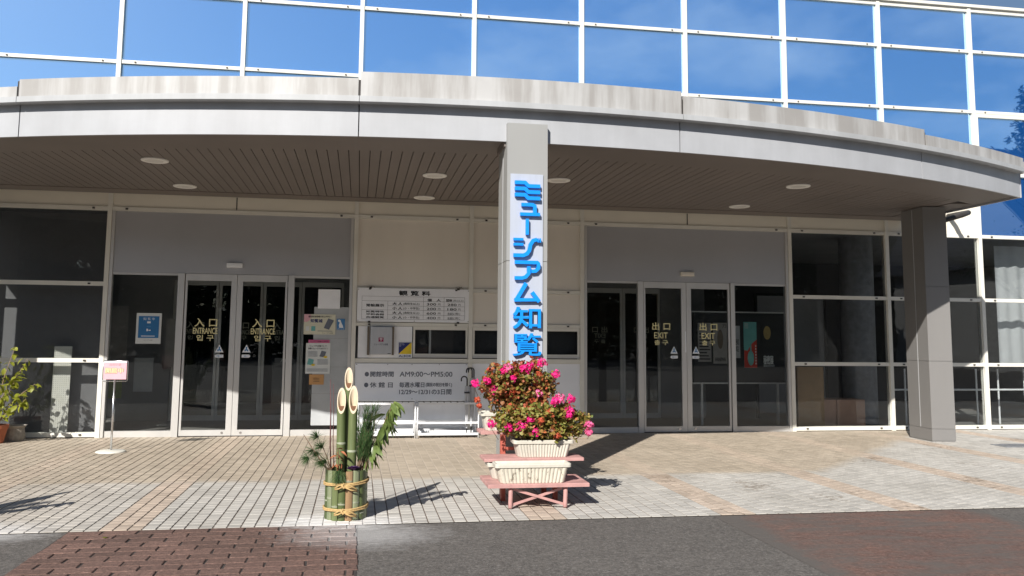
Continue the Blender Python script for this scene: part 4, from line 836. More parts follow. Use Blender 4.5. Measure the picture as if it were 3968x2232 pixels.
# ================================================================== THINGS ON THE PAVEMENT
# pink stand sign
ss = thing('floor_sign', (-6.585, -1.605, 0), 'pink open now sign on a steel pole with round white base by the entrance', 'sign')
MB().lathe([(0.0, 0.024), (0.05, 0.024), (0.165, 0.016), (0.178, 0.010), (0.178, 0.0)], (-6.585, -1.605), 40).build('base', 'frame_white', ss, smooth=True)
MB().tube([(-6.585, -1.605, 0.02), (-6.587, -1.605, 0.91)], 0.013, 12).build('pole', 'steel', ss, smooth=True)
MB().tube([(-6.735, -1.605, 0.905), (-6.735, -1.605, 1.135), (-6.725, -1.605, 1.147), (-6.445, -1.605, 1.147), (-6.435, -1.605, 1.135), (-6.435, -1.605, 0.9), (-6.445, -1.605, 0.888), (-6.725, -1.605, 0.888), (-6.735, -1.605, 0.905)], 0.006, 8).build('frame', 'steel', ss, smooth=True)
MB().box(-6.722, -6.448, -1.617, -1.606, 0.912, 1.14).build('panel', 'sign_pink', ss)
MB().box(-6.722, -6.448, -1.6185, -1.6175, 1.125, 1.14).build('panel_edge', 'board_white', ss)
text('ただいま', -6.655, -6.52, 1.085, 1.113, -1.6185, 'sign_outline', ss, 0.01); text('ただいま', -6.653, -6.523, 1.087, 1.112, -1.6195, 'sign_pink', ss, -0.012)
text('開館中', -6.707, -6.482, 0.985, 1.062, -1.6185, 'sign_outline', ss, 0.05); text('開館中', -6.703, -6.486, 0.989, 1.059, -1.6200, 'sign_yellow', ss, 0.012)

# umbrella racks
def rack(x0, x1, label):
    y0, y1, h = -0.47, -0.16, 0.52
    t_ = thing('umbrella_rack', ((x0+x1)/2, -0.3, 0), label, 'rack', 'white umbrella racks between the doors')
    for x in (x0, x1):
        for y in (y0, y1): MB().tube([(x, y, 0), (x, y, h)], 0.011, 10).build('leg', 'white_steel', t_, smooth=True)
    for z, nm in ((h-0.015, 'top_rail'), (0.222, 'middle_rail')):
        for y in (y0, y1): MB().box(x0+0.011, x1-0.011, y-0.009, y+0.009, z-0.014, z+0.014).build(nm, 'white_steel', t_)
        for x in (x0, x1): MB().box(x-0.008, x+0.008, y0+0.012, y1-0.012, z-0.012, z+0.012).build('side_rail', 'white_steel', t_)
    n_ = 9
    for k in range(1, n_): xx = x0+(x1-x0)*k/n_; MB().box(xx-0.004, xx+0.004, y0+0.01, y1-0.01, h-0.010, h-0.002).build('divider', 'dark_clip', t_)
    MB().box(x0+0.012, x1-0.012, (y0+y1)/2-0.006, (y0+y1)/2+0.006, h-0.001, h+0.008).build('divider', 'dark_clip', t_)
    f = MB(); f.box(x0+0.012, x1-0.012, y0-0.004, y1+0.004, 0.045, 0.052); f.box(x0+0.012, x1-0.012, y0-0.006, y0-0.002, 0.04, 0.075); f.box(x0+0.012, x1-0.012, y1+0.002, y1+0.006, 0.04, 0.075); f.build('drip_tray', 'white_steel', t_)
rack(-3.50, -2.662, 'left white umbrella rack, empty, below the opening hours board'); rack(-2.628, -1.715, 'right white umbrella rack holding three umbrellas beside the flower stand')
def umbrella(x, y, top, lean, label, dirx):
    t_ = thing('umbrella', (x, y, 0.06), label, 'umbrella', 'clear umbrellas in the right rack')
    p0 = Vector((x+lean*0.0, y, 0.06)); p1 = Vector((x+lean, y-0.02, top-0.09)); r_ = 0.043
    hook = [p1+Vector((dirx*(r_-r_*math.cos(a)), 0, 0.045+r_*math.sin(a))) for a in [math.pi*k/9 for k in range(10)]]
    MB().tube([p1+Vector((0, 0, -0.06))]+[p1]+hook+[hook[-1]+Vector((0, 0, -0.03))], 0.0105, 10).build('handle', 'umbrella_black', t_, smooth=True)
    MB().tube([p0, p1], 0.005, 6).build('shaft', 'steel', t_)
    prof = [(0.10, 0.012), (0.2, 0.02), (0.6, 0.034), (0.85, 0.040), (0.93, 0.030)]; cn_ = MB(); n_ = 16; o_ = []
    for u, rr in prof:
        c_ = p0.lerp(p1, u); o_.append([tuple(c_+Vector((math.cos(2*math.pi*k/n_), math.sin(2*math.pi*k/n_), 0))*rr*(1.0 if k % 2 else 0.62)) for k in range(n_)])
    vs = sum(o_, []); fs = [(i*n_+k, i*n_+(k+1) % n_, (i+1)*n_+(k+1) % n_, (i+1)*n_+k) for i in range(len(prof)-1) for k in range(n_)]
    cn_.add(vs, fs); cn_.build('folded_canopy', 'umbrella_clear', t_); MB().tube([p0, p0.lerp(p1, 0.10)], 0.008, 8).build('tip', 'umbrella_black', t_)
    c_ = p0.lerp(p1, 0.80); MB().lathe([(0.041, -0.012), (0.043, 0.0), (0.041, 0.012)], (0, 0), 14).add([], []).build('tie_band', 'umbrella_black', t_, rel=(0, 0, 0)).location = c_-Vector((x, y, 0.06))
umbrella(-1.885, -0.40, 0.905, -0.005, 'lowest black hooked umbrella, leftmost in the right rack', -1); umbrella(-1.815, -0.36, 1.03, 0.006, 'tall umbrella in the middle of the three, hook turned left', -1); umbrella(-1.80, -0.28, 1.03, 0.03, 'tall umbrella rightmost in the rack, hook turned left beside the flowers', -1)

# ------------------------------------------------------------------ pink tiered stand with planters
st = thing('plant_stand', (-1.92, -5.4, 0), 'pink painted metal tiered plant stand in front of the central pillar', 'stand')
def shelf(x0, x1, y0, y1, z0, z1):
    n_ = 3; w = (y1-y0)/n_
    for k in range(n_): MB().cbox(x0, x1, y0+k*w+0.004, y0+(k+1)*w-0.004, z0, z1, 0.004).build('shelf_board', 'pink_paint', st)
shelf(-2.375, -1.465, -5.76, -5.24, 0.190, 0.222)
shelf(-2.365, -1.435, -5.46, -5.14, 0.372, 0.400)
shelf(-2.35, -1.55, -5.12, -4.80, 0.578, 0.606)
for x in (-2.168, -1.675):
    MB().tube([(x, -5.70, 0.188), (x, -5.715, 0.15), (x, -5.70, 0.05), (x, -5.705, 0.02), (x, -5.69, 0.012)], 0.020, 8).build('leg', 'pink_paint', st, smooth=True)
    MB().box(x-0.02, x+0.02, -5.33, -5.28, 0.0, 0.188).build('leg', 'red_oxide', st)
for (a, b_) in (((-2.15, 0.035), (-1.70, 0.17)), ((-1.69, 0.035), (-2.14, 0.17))):
    dx, dz = b_[0]-a[0], b_[1]-a[1]; ln = math.hypot(dx, dz); nx, nz = -dz/ln*0.011, dx/ln*0.011; yy = -5.69 if dx > 0 else -5.70
    MB().poly([(a[0]+nx, a[1]+nz), (a[0]-nx, a[1]-nz), (b_[0]-nx, b_[1]-nz), (b_[0]+nx, b_[1]+nz)], yy-0.004, yy+0.004).build('cross_brace', 'pink_paint', st)
for x in (-2.14, -1.74): MB().box(x-0.024, x+0.024, -5.13, -5.085, 0.0, 0.577).build('post', 'red_oxide', st); MB().box(x-0.018, x+0.018, -5.32, -5.27, 0.223, 0.371).build('post', 'red_oxide', st)
MB().box(-2.116, -1.764, -5.118, -5.10, 0.43, 0.46).build('back_rail', 'red_oxide', st)
def planter_box(name, label, x0, x1, y0, y1, z0, z1, group, fill='soil', nrib=17, soil_drop=0.025, mt='planter'):
    t_ = thing(name, ((x0+x1)/2, (y0+y1)/2, z0), label, 'planter', group)
    k = 0.055; bx0, bx1, by0, by1 = x0+k, x1-k, y0+0.03, y1-0.03; zr = z1-0.036
    # ribbed body: outline around the box with scallops on the long sides
    def ring(u, z, ins=0.0):
        X0_, X1_, Y0_, Y1_ = bx0+(x0+0.022-bx0)*u+ins, bx1+(x1-0.022-bx1)*u-ins, by0+(y0+0.012-by0)*u+ins, by1+(y1-0.012-by1)*u-ins
        pts = []; nn = nrib*4; c = 0.02
        for j in range(nn+1):
            v = j/nn; pts.append((X0_+c+(X1_-X0_-2*c)*v, Y0_-(0.0075*abs(math.sin(math.pi*v*nrib)) if ins == 0 else 0)))
        for j in range(1, 9): v = j/9; pts.append((X1_, Y0_+c+(Y1_-Y0_-2*c)*v))
        for j in range(nn+1): v = 1-j/nn; pts.append((X0_+c+(X1_-X0_-2*c)*v, Y1_+(0.0075*abs(math.sin(math.pi*v*nrib)) if ins == 0 else 0)))
        for j in range(1, 9): v = 1-j/9; pts.append((X0_, Y0_+c+(Y1_-Y0_-2*c)*v))
        return [(x, y, z) for x, y in pts]
    rings = [ring(0, z0), ring(0.12, z0+0.006), ring(0.93, zr-0.004), ring(1.0, zr-0.001, 0.004)]; n_ = len(rings[0]); vs = sum(rings, []); fs = [tuple(range(n_-1, -1, -1))]+[(i*n_+j, i*n_+(j+1) % n_, (i+1)*n_+(j+1) % n_, (i+1)*n_+j) for i in range(3) for j in range(n_)]
    MB().add(vs, fs).build('box', mt, t_)
    rim = MB(); c = 0.03
    def rr(ins, z): 
        out = []
        for (cx, cy, a0) in ((x1-c, y1-c, 0), (x0+c, y1-c, 90), (x0+c, y0+c, 180), (x1-c, y0+c, 270)):
            for q in range(5): a = R(a0+q*22.5); out.append((cx+(c-ins)*math.cos(a), cy+(c-ins)*math.sin(a), z))
        return out
    rg = [rr(0.012, zr), rr(0, zr+0.004), rr(0, z1-0.008), rr(0.008, z1), rr(0.020, z1-0.001), rr(0.026, z1-0.012), rr(0.029, z1-soil_drop-0.012)]; n_ = 20; vs = sum(rg, []); fs = [(i*n_+j, i*n_+(j+1) % n_, (i+1)*n_+(j+1) % n_, (i+1)*n_+j) for i in range(6) for j in range(n_)]
    rim.add(vs, fs).build('rim', 'planter', t_, smooth=False)
    sv = rr(0.0285, z1-soil_drop); cx, cy = (x0+x1)/2, (y0+y1)/2; MB().add(sv+[(cx, cy, z1-soil_drop+0.008)], [(i, (i+1) % 20, 20) for i in range(20)]).build('soil', fill, t_)
    return t_
GP = 'white ribbed planters on the pink stand'
planter_box('planter_box', 'stained empty cream planter on the lowest front shelf of the pink stand', -2.31, -1.625, -5.745, -5.53, 0.223, 0.392, GP, 'dry_soil', mt='planter_stained')
sprt = MB()
pl4 = planter_box('planter_box', 'white empty planter half hidden behind the front planter on the lowest shelf', -2.34, -1.66, -5.50, -5.29, 0.223, 0.366, GP, 'dry_soil')
pl2 = planter_box('planter_box', 'white planter of green brown geraniums on the middle shelf of the pink stand', -2.09, -1.52, -5.425, -5.19, 0.401, 0.556, GP)
pl1 = planter_box('planter_box', 'cream planter of tall reddish geraniums on the top shelf against the pillar', -2.345, -1.66, -5.09, -4.84, 0.607, 0.780, GP)

def rot_rand(r, tilt=1.0):
    return Matrix.Rotation(r.uniform(0, 6.28), 3, 'Z') @ Matrix.Rotation(r.uniform(-tilt, tilt), 3, 'X') @ Matrix.Rotation(r.uniform(-tilt, tilt), 3, 'Y')
def round_leaf(mb, tl, p, s, rot, r, tint):
    vs = [Vector((0, 0, 0.10*s))]; n_ = 7
    for k in range(n_): a = 2*math.pi*k/n_; q = s*r.uniform(0.75, 1.1); vs.append(Vector((math.cos(a)*q, math.sin(a)*q, r.uniform(-0.18, 0.22)*s)))
    mb.add([p+rot@v for v in vs], [(0, 1+k, 1+(k+1) % n_) for k in range(n_)]); tl += [tint]*n_
def geranium(t_, seed, cx, cy, base, outline, depth, nleaf, material, flowers, orange, fy):
    r = random.Random(seed); lv = MB(); tl = []; stm = MB()
    (xa, xb), (za, zb) = outline
    def inside():
        while True:
            x, z = r.uniform(xa, xb), r.uniform(za, zb); y = cy+r.uniform(-depth, depth)
            u = (x-(xa+xb)/2)/((xb-xa)/2); w = (z-(za+zb)/2)/((zb-za)/2); q = noise.noise(Vector((x*6, y*6, z*6+seed)))*0.35+noise.noise(Vector((x*15, y*15, z*15+seed)))*0.18
            if u*u+w*w*0.9+(((y-cy)/depth)**2)*0.7 < 1.0+q and q > -0.30: return Vector((x, y, z))
    tips = []
    for k in range(46):
        p = inside(); b0 = Vector((min(max(p.x, cx[0]), cx[1])*0.8+(cx[0]+cx[1])/2*0.2+r.uniform(-.03, .03), cy+r.uniform(-0.06, 0.06), base)); md = b0.lerp(p, 0.5)+Vector((r.uniform(-.05, .05), r.uniform(-.05, .05), r.uniform(-0.01, .05)))
        stm.tube([b0, md, p], [0.0062, 0.005, 0.0032], 5, False); tips.append(p)
    for k in range(nleaf):
        p = inside() if r.random() < 0.62 else r.choice(tips)+Vector((r.gauss(0, .035), r.gauss(0, .035), r.gauss(0, .03)))
        sp = r.uniform(0.010, 0.024); tint = min(0.99, max(0, r.gauss(0.38+0.25*noise.noise(p*5), 0.2)))
        if r.random() < 0.5: p.y -= abs(r.gauss(0, 0.03))
        round_leaf(lv, tl, p, sp, rot_rand(r, 1.1), r, tint)
    o = lv.build('foliage', material, t_); o['kind'] = 'stuff'; a = o.data.attributes.new('tint', 'FLOAT', 'FACE'); a.data.foreach_set('value', tl)
    o = stm.build('stems', 'stem_brown', t_); o['kind'] = 'stuff'
    for (fl_list, mt) in ((flowers, 'petal_pink'), (orange, 'petal_orange')):
        for (x, z) in fl_list:
            mb = MB(); rad = r.uniform(0.036, 0.052) if mt == 'petal_pink' else r.uniform(0.022, 0.032); c_ = Vector((x, fy+r.uniform(-.03, .03), z)); dd = []
            for k in range(70):
                d = Vector((r.gauss(0, 1), r.gauss(-0.35, 1), r.gauss(0.25, 0.9))).normalized(); q = c_+d*rad*r.uniform(0.55, 1.08); qq = d.to_track_quat('Z', 'Y').to_matrix() @ rot_rand(r, 0.7); round_leaf(mb, dd, q, r.uniform(0.007, 0.0135), qq, r, 0)
            mb.build('flower_head', 'petal_pale' if mt == 'petal_pink' and r.random() < 0.22 else mt, t_)
            stalk = MB().tube([c_, c_+Vector((r.uniform(-.02, .02), 0.05, -0.06)), Vector((x*0.8+(xa+xb)/2*0.2, cy, max(za, z-0.2)))], 0.0028, 5, False).build('flower_stalk', 'stem_brown', t_)
geranium(pl1, 3, (-2.28, -1.72), -4.97, 0.76, ((-2.36, -1.60), (0.80, 1.27)), 0.17, 3800, 'geranium_leaf',
         [(-2.138, 1.176), (-2.10, 1.20), (-2.295, 1.079), (-2.421, 1.058), (-2.222, 0.993), (-2.053, 1.105), (-1.925, 1.165), (-1.95, 1.20), (-1.882, 1.225), (-1.765, 1.249), (-1.635, 1.144), (-1.789, 0.963)], [(-2.388, 0.90), (-2.375, 0.85), (-1.789, 1.142), (-2.022, 1.135), (-1.86, 0.90), (-2.05, 0.98)], -5.12)
geranium(pl2, 5, (-2.03, -1.58), -5.30, 0.54, ((-2.30, -1.36), (0.55, 0.885)), 0.15, 3800, 'geranium_leaf_green',
         [(-1.663, 0.94), (-1.722, 0.906), (-1.69, 0.925), (-1.562, 0.923), (-1.574, 0.826), (-1.58, 0.781), (-2.142, 0.677), (-2.037, 0.688), (-1.885, 0.625), (-1.945, 0.743), (-2.309, 0.712), (-1.389, 0.689), (-1.395, 0.626)], [(-1.76, 0.82), (-1.70, 0.60), (-1.85, 0.74)], -5.46)

# ------------------------------------------------------------------ bamboo New Year decoration
def leaf_mesh(L, W, fold=0.25, droop=0.3, nseg=4):
    vs, fs = [], []
    for i in range(nseg+1):
        u = i/nseg; w = W*math.sin(math.pi*min(0.98, u*0.96+0.03))**0.8; z = -droop*L*u*u
        vs += [(-w, u*L, z+fold*w), (0, u*L, z), (w, u*L, z+fold*w)]
    for i in range(nseg): a = 3*i; fs += [(a, a+1, a+4, a+3), (a+1, a+2, a+5, a+4)]
    return MB().add(vs, fs)
LEAF_LONG = []
for mt in ('leaf_glossy', 'leaf_glossy', 'leaf_pale'):
    me = leaf_mesh(0.135, 0.023).mesh('leaf', True); me.materials.append(M[mt]); LEAF_LONG.append(me)
def orient(o, p, direction, roll=0.0):
    d = Vector(direction).normalized(); q = d.to_track_quat('Y', 'Z'); o.rotation_mode = 'QUATERNION'; o.rotation_quaternion = q @ Quaternion((0, 1, 0), roll); o.location = p
def needles(mb, p, d, n, L, spread, r, w=0.0011):
    d = Vector(d).normalized()
    for k in range(n):
        q = (d+Vector((r.gauss(0, spread), r.gauss(0, spread), r.gauss(0, spread)))).normalized(); l_ = L*r.uniform(0.7, 1.1); s_ = q.cross(Vector((r.gauss(0, 1), r.gauss(0, 1), r.gauss(0, 1)))).normalized()*w
        m_ = p+q*l_*0.5+Vector((0, 0, -0.02*l_)); e_ = p+q*l_+Vector((0, 0, -0.10*l_)); mb.add([p-s_, p+s_, m_+s_, e_, m_-s_], [(0, 1, 2, 4), (4, 2, 3)])
def kadomatsu(cx, cy, label):
    r = random.Random(11); K = thing('bamboo_new_year_decoration', (cx, cy, 0), label, 'decoration', 'bamboo New Year decorations in front of the museum')
    X = lambda x: cx+(x+3.588); 
    # three cut culms
    for (x, y, top, low, rad, lean) in ((-3.592, cy+0.040, 1.228, 1.035, 0.034, 0.0), (-3.638, cy-0.020, 1.060, 0.848, 0.0365, -0.012), (-3.550, cy-0.020, 1.077, 0.848, 0.038, 0.004)):
        xx = X(x); n_ = 28; prof = []; node_z = [0.62 if x > -3.56 else 0.74, 0.55]
        cv = MB(); rings = []
        zs = [0.30, 0.45, 0.54, 0.548, 0.556, 0.70]
        def ring(z, rr): return [(xx+lean*(z-0.3)+rr*math.cos(2*math.pi*k/n_), y+rr*math.sin(2*math.pi*k/n_), z) for k in range(n_)]
        def cutring(rr, dz=0):
            mid_, amp = (top+low)/2, (top-low)/2
            return [(xx+lean*0.7+rr*math.cos(2*math.pi*k/n_), y+rr*math.sin(2*math.pi*k/n_), mid_+amp*(rr/rad)*math.sin(2*math.pi*k/n_)+dz) for k in range(n_)]
        zn = 0.535 if x > -3.6 else 0.60
        rings = [ring(0.30, rad*1.02), ring(zn-0.02, rad), ring(zn, rad*1.06), ring(zn+0.012, rad*0.985), ring(0.78, rad), cutring(rad)]
        vs = sum(rings, []); fs = [(i*n_+k, i*n_+(k+1) % n_, (i+1)*n_+(k+1) % n_, (i+1)*n_+k) for i in range(5) for k in range(n_)]
        cu = cv.add(vs, fs).build('bamboo_culm', 'bamboo_green', K, smooth=True)
        nd = MB().lathe([(rad*1.065, zn-0.003), (rad*1.075, zn+0.004), (rad*1.0, zn+0.014)], (xx+lean*0.2, y), n_).build('node_ring', 'bamboo_node', cu, smooth=True)
        ri = rad*0.80; vs = cutring(rad)+cutring(ri)+[(px+0, py, low+0.030) for px, py, pz in cutring(ri*0.97)]
        vs[2*n_:] = [(px, py, min(low+0.045, pz-0.002)) for (px, py, _), (_, _, pz) in zip(vs[2*n_:], vs[n_:2*n_])]
        fs = [(i*n_+k, (i)*n_+(k+1) % n_, (i+1)*n_+(k+1) % n_, (i+1)*n_+k) for i in range(2) for k in range(n_)]
        MB().add(vs, fs).build('cut_face', 'bamboo_cut', cu)
        MB().add([v for v in vs[2*n_:]], [tuple(range(n_))]).build('diaphragm', 'bamboo_cut', cu)
        mid_, amp = (top+low)/2, (top-low)/2; s0_ = (low+0.062-mid_)/(amp*0.8); a0_ = math.asin(s0_); cres = []
        for k in range(13):
            a = math.pi-a0_+(2*a0_+math.pi)*k/12; cres.append((xx+lean*0.7+ri*math.cos(a), y+ri*math.sin(a)-0.0006, mid_+amp*0.8*math.sin(a)+0.0014))
        MB().add(cres, [tuple(range(13))]).build('hollow_shade', 'bamboo_hole_shade', cu)  # flat dark crescent on the cut, painting the shade inside the culm
    # wrapping slats
    NS = 17; RW = 0.158
    mats = ['bamboo_grey', 'bamboo_green', 'bamboo_dark', 'bamboo_dark', 'bamboo_green', 'bamboo_dark', 'bamboo_dark']
    for k in range(NS):
        a = -math.pi/2+0.05+2*math.pi*(k+0.3)/NS; h = 0.392+r.uniform(-.006, .008); w_ = 2*math.pi*RW/NS*0.5*r.uniform(0.93, 1.03); c_ = Vector((cx+math.cos(a)*RW, cy+math.sin(a)*RW)); td = Vector((-math.sin(a), math.cos(a))); nd = Vector((math.cos(a), math.sin(a)))
        zn = r.uniform(0.06, 0.34); zl = [0.0, zn-0.012, zn, zn+0.010, h]; sec = []
        for z, kk in zip(zl, (1, 1, 1.12, 0.97, 1)):
            for j in range(7): u = -1+2*j/6; q = c_+td*w_*u+nd*(math.sqrt(max(0, 1-u*u*0.9))*0.017*kk+0.001*r.random()); sec.append((q.x, q.y, z))
            for j in range(2): u = 1-2*j; q = c_+td*w_*0.9*u-nd*0.006; sec.append((q.x, q.y, z))
        fs = [(i*9+j, i*9+(j+1) % 9, (i+1)*9+(j+1) % 9, (i+1)*9+j) for i in range(4) for j in range(9)]+[tuple(36+j for j in range(9))]
        s_ = MB().add(sec, fs).build('bamboo_slat', 'bamboo_tan' if k == 0 else mats[r.randrange(len(mats))], K, smooth=False)
        nr = [(q[0]+nd.x*0.0012, q[1]+nd.y*0.0012, q[2]) for q in sec[9:16]+sec[18:25]]; MB().add(nr, [(j, j+1, 8+j, 7+j) for j in range(6)]).build('node_ring', 'bamboo_node', s_)
    MB().add([(cx+0.15*math.cos(2*math.pi*k/20), cy+0.15*math.sin(2*math.pi*k/20), 0.36+r.uniform(-.01, .01)) for k in range(20)], [tuple(range(20))]).build('filling', 'soil', K)
    # straw ropes with bows
    for z, tilt in ((0.285, 0.012), (0.082, 0.010)):
        for q in range(2):
            pts = []
            for k in range(41): a = -math.pi/2+2*math.pi*k/40; pts.append((cx+math.cos(a)*(0.1825+0.0025*math.sin(9*a)), cy+math.sin(a)*(0.1825+0.0025*math.sin(9*a)), z+q*0.013+tilt*math.cos(a)+0.004*math.sin(2*a+q)))
            MB().tube(pts, 0.0072, 7, False).build('rope', 'rope', K, smooth=True)
        kx, ky = cx-0.018, cy-0.197
        MB().tube([(kx-0.02, ky, z-0.012), (kx, ky-0.012, z+0.02), (kx+0.022, ky, z-0.004), (kx, ky-0.016, z-0.018), (kx-0.02, ky-0.004, z+0.012)], 0.009, 8).build('knot', 'rope', K, smooth=True)
        for s_, ln, dz in ((1, 0.105, -0.03), (1, 0.085, -0.008), (-1, 0.07, -0.018)):
            P_ = [(kx, ky-0.006, z), (kx+s_*ln*0.5, ky-0.010, z+0.012+dz*0.4), (kx+s_*ln, ky+0.004, z+dz), (kx+s_*ln*1.02, ky+0.004, z+dz-0.012), (kx+s_*ln*0.55, ky-0.008, z+dz-0.004), (kx+0.004*s_, ky-0.008, z-0.008)]
            MB().tube(P_, 0.0065, 7).build('rope_loop', 'rope', K, smooth=True)
    # pine: two sprays on the left, an upright bundle on the right, one tuft in front
    pn = MB(); tw = MB()
    def twig(pts, rad): tw.tube(pts, [rad*(1-0.6*i/(len(pts)-1)) for i in range(len(pts))], 6, False)
    b0 = Vector((X(-3.70), cy-0.06, 0.36)); P_ = [b0, Vector((X(-3.78), cy-0.10, 0.45)), Vector((X(-3.86), cy-0.10, 0.56)), Vector((X(-3.945), cy-0.08, 0.685))]; twig(P_, 0.006)
    for p in P_[1:3]: needles(pn, p, (-0.7, -0.3, 0.1), 60, 0.10, 0.55, r)
    for (x, z, d) in ((-3.83, 0.665, (-0.3, -0.3, 0.2)), (-3.82, 0.53, (-0.6, -0.4, 0.0)), (-3.76, 0.47, (-0.7, -0.5, -0.2)), (-3.79, 0.58, (-0.4, -0.2, 0.3)), (-3.90, 0.50, (-0.6, -0.3, -0.3))):
        p = Vector((X(x), cy-0.08, z)); twig([b0, b0.lerp(p, 0.6)+Vector((0, 0, 0.02)), p], 0.004); needles(pn, p, d, 150, 0.095, 0.7, r)
    for k in range(26):
        p = Vector((X(-3.47)+r.uniform(-.035, .05), cy+r.uniform(-.09, .04), 0.40)); e_ = p+Vector((r.uniform(-.01, .08), r.uniform(-.06, .02), r.uniform(0.16, 0.48))); twig([p, p.lerp(e_, 0.5)+Vector((.01, 0, 0)), e_], 0.004)
        for q in range(6): needles(pn, p.lerp(e_, 0.25+0.15*q), (e_-p), 22, 0.11, 0.25, r)
    for k in range(5): p = Vector((X(-3.645)+r.uniform(-.03, .03), cy-0.15, 0.37+r.uniform(-.02, .05))); needles(pn, p, (r.uniform(-.3, .3), -0.55, -0.75), 42, 0.10, 0.35, r)
    o = pn.build('pine_needles', 'pine', K); o['kind'] = 'stuff'; o = tw.build('pine_twigs', 'wood_twig', K); o['kind'] = 'stuff'
    # red bare twigs
    for dx, top in ((0.0, 1.05), (0.022, 1.09), (-0.004, 1.13)):
        x = X(-3.735)+dx; MB().tube([(x+0.02, cy+0.02, 0.36), (x+0.006, cy+0.03, 0.6), (x+0.004, cy+0.03, 0.85), (x-0.006, cy+0.03, top)], [0.0042, 0.0036, 0.003, 0.002], 6).build('red_twig', 'twig_red', K, smooth=True)
    # leafy branch reaching right, leaves hanging
    B_ = [Vector((X(-3.47), cy-0.02, 0.37)), Vector((X(-3.40), cy-0.07, 0.52)), Vector((X(-3.34), cy-0.10, 0.66)), Vector((X(-3.27), cy-0.12, 0.82)), Vector((X(-3.21), cy-0.13, 0.955))]
    MB().tube(B_, [0.007, 0.006, 0.005, 0.004, 0.003], 7).build('branch', 'wood_twig', K, smooth=True)
    for k in range(84):
        u = r.uniform(0.18, 1.0)*4; i = min(3, int(u)); p = B_[i].lerp(B_[i+1], u-i)+Vector((r.gauss(0, .008), r.gauss(0, .008), 0)); o = link('leaf', LEAF_LONG[0 if k % 9 else 1], K); orient(o, p-Vector((cx, cy, 0)), (r.uniform(-0.25, 0.75), r.uniform(-0.7, 0.3), r.uniform(-1.3, -0.15)), r.uniform(-0.9, 0.9)); s_ = r.uniform(0.6, 1.15); o.scale = (s_, s_, s_)
    for (d, s_) in (((0.75, -0.2, -0.5), 1.0), ((0.55, -0.3, -0.9), 0.9), ((0.2, -0.4, -1), 0.9)): o = link('leaf', LEAF_LONG[2], K); orient(o, B_[4]-Vector((cx, cy, 0)), d, 0.2); o.scale = (s_*1.35, s_, s_)
    for d in ((-0.9, -0.2, -0.25), (-0.8, -0.3, -0.55), (-1, 0.1, -0.1)): o = link('leaf', LEAF_LONG[0], K); orient(o, B_[3]+Vector((-0.01, 0, 0.03))-Vector((cx, cy, 0)), d, 0.5)
    # dried flower and ornamental kale
    r2 = random.Random(4)
    for k in range(12):
        me = leaf_mesh(0.07, 0.012, 0.5, 0.5).mesh('dried_leaf'); me.materials.append(M['dried']); o = link('dried_leaf', me, K); orient(o, Vector((X(-3.66)-cx+r2.uniform(-.03, .04), -0.13+r2.uniform(-.03, .03), 0.50+r2.uniform(-.08, .07))), (r2.uniform(-1, 1), r2.uniform(-.8, .2), r2.uniform(-1, .6)), r2.uniform(-1, 1))
    MB().tube([(X(-3.65), cy-0.11, 0.36), (X(-3.655), cy-0.14, 0.50), (X(-3.66), cy-0.15, 0.58)], 0.004, 6).build('dried_stem', 'wood_twig', K)
    kc = Vector((X(-3.530), cy-0.13, 0.395))
    for k in range(26):
        a = k*2.4; t_ = k/26; d = Vector((math.cos(a)*(0.3+t_), math.sin(a)*(0.3+t_), 0.9-0.75*t_)); me = leaf_mesh(0.030+0.035*t_, 0.014+0.012*t_, 0.7, -0.2, 3).mesh('kale_leaf'); me.materials.append(M['kale']); o = link('kale_leaf', me, K); orient(o, kc-Vector((cx, cy, 0)), d, 0)
    return K
kad = kadomatsu(-3.588, -5.846, 'bamboo New Year decoration with three cut culms standing left of the pink flower stand')
k2 = copy_tree(kad); k2.location = (-7.12, -5.98, 0); k2['label'] = 'second bamboo New Year decoration beyond the left edge, seen only by its shadow'

# ------------------------------------------------------------------ potted plant at the left edge
pp = thing('potted_plant', (-8.36, -0.55, 0), 'yellow green leafy shrub in a terracotta pot at the left edge', 'plant')
MB().lathe([(0.0, 0.0), (0.12, 0.0), (0.165, 0.20), (0.175, 0.20), (0.178, 0.245), (0.160, 0.245), (0.155, 0.20)], (-8.37, -0.58), 30).build('pot', 'terracotta', pp, smooth=False)
MB().disc((-8.37, -0.58, 0.215), 0.158, 20).build('soil', 'soil', pp)
LY = []
for k in range(3): me = leaf_mesh(0.082+0.013*k, 0.025+0.004*k, 0.3, 0.35).mesh('leaf', True); me.materials.append(M['leaf_yellow']); LY.append(me)
rp = random.Random(21); tips = []
stems = [[(-8.36, -0.6, 0.2), (-8.33, -0.62, 0.55), (-8.27, -0.62, 0.9), (-8.16, -0.62, 1.30)], [(-8.37, -0.58, 0.2), (-8.25, -0.6, 0.55), (-8.12, -0.62, 0.88), (-8.0, -0.6, 1.14)], [(-8.36, -0.57, 0.2), (-8.2, -0.6, 0.5), (-8.02, -0.62, 0.68), (-7.88, -0.6, 0.80)], [(-8.36, -0.62, 0.2), (-8.2, -0.68, 0.40), (-8.05, -0.7, 0.50), (-7.95, -0.7, 0.60)], [(-8.38, -0.6, 0.2), (-8.42, -0.6, 0.6), (-8.45, -0.62, 1.0), (-8.42, -0.6, 1.2)], [(-8.4, -0.6, 0.2), (-8.5, -0.6, 0.5), (-8.6, -0.55, 0.85), (-8.68, -0.5, 1.05)], [(-8.35, -0.6, 0.2), (-8.28, -0.66, 0.6), (-8.18, -0.66, 0.8), (-8.1, -0.64, 0.92)]]
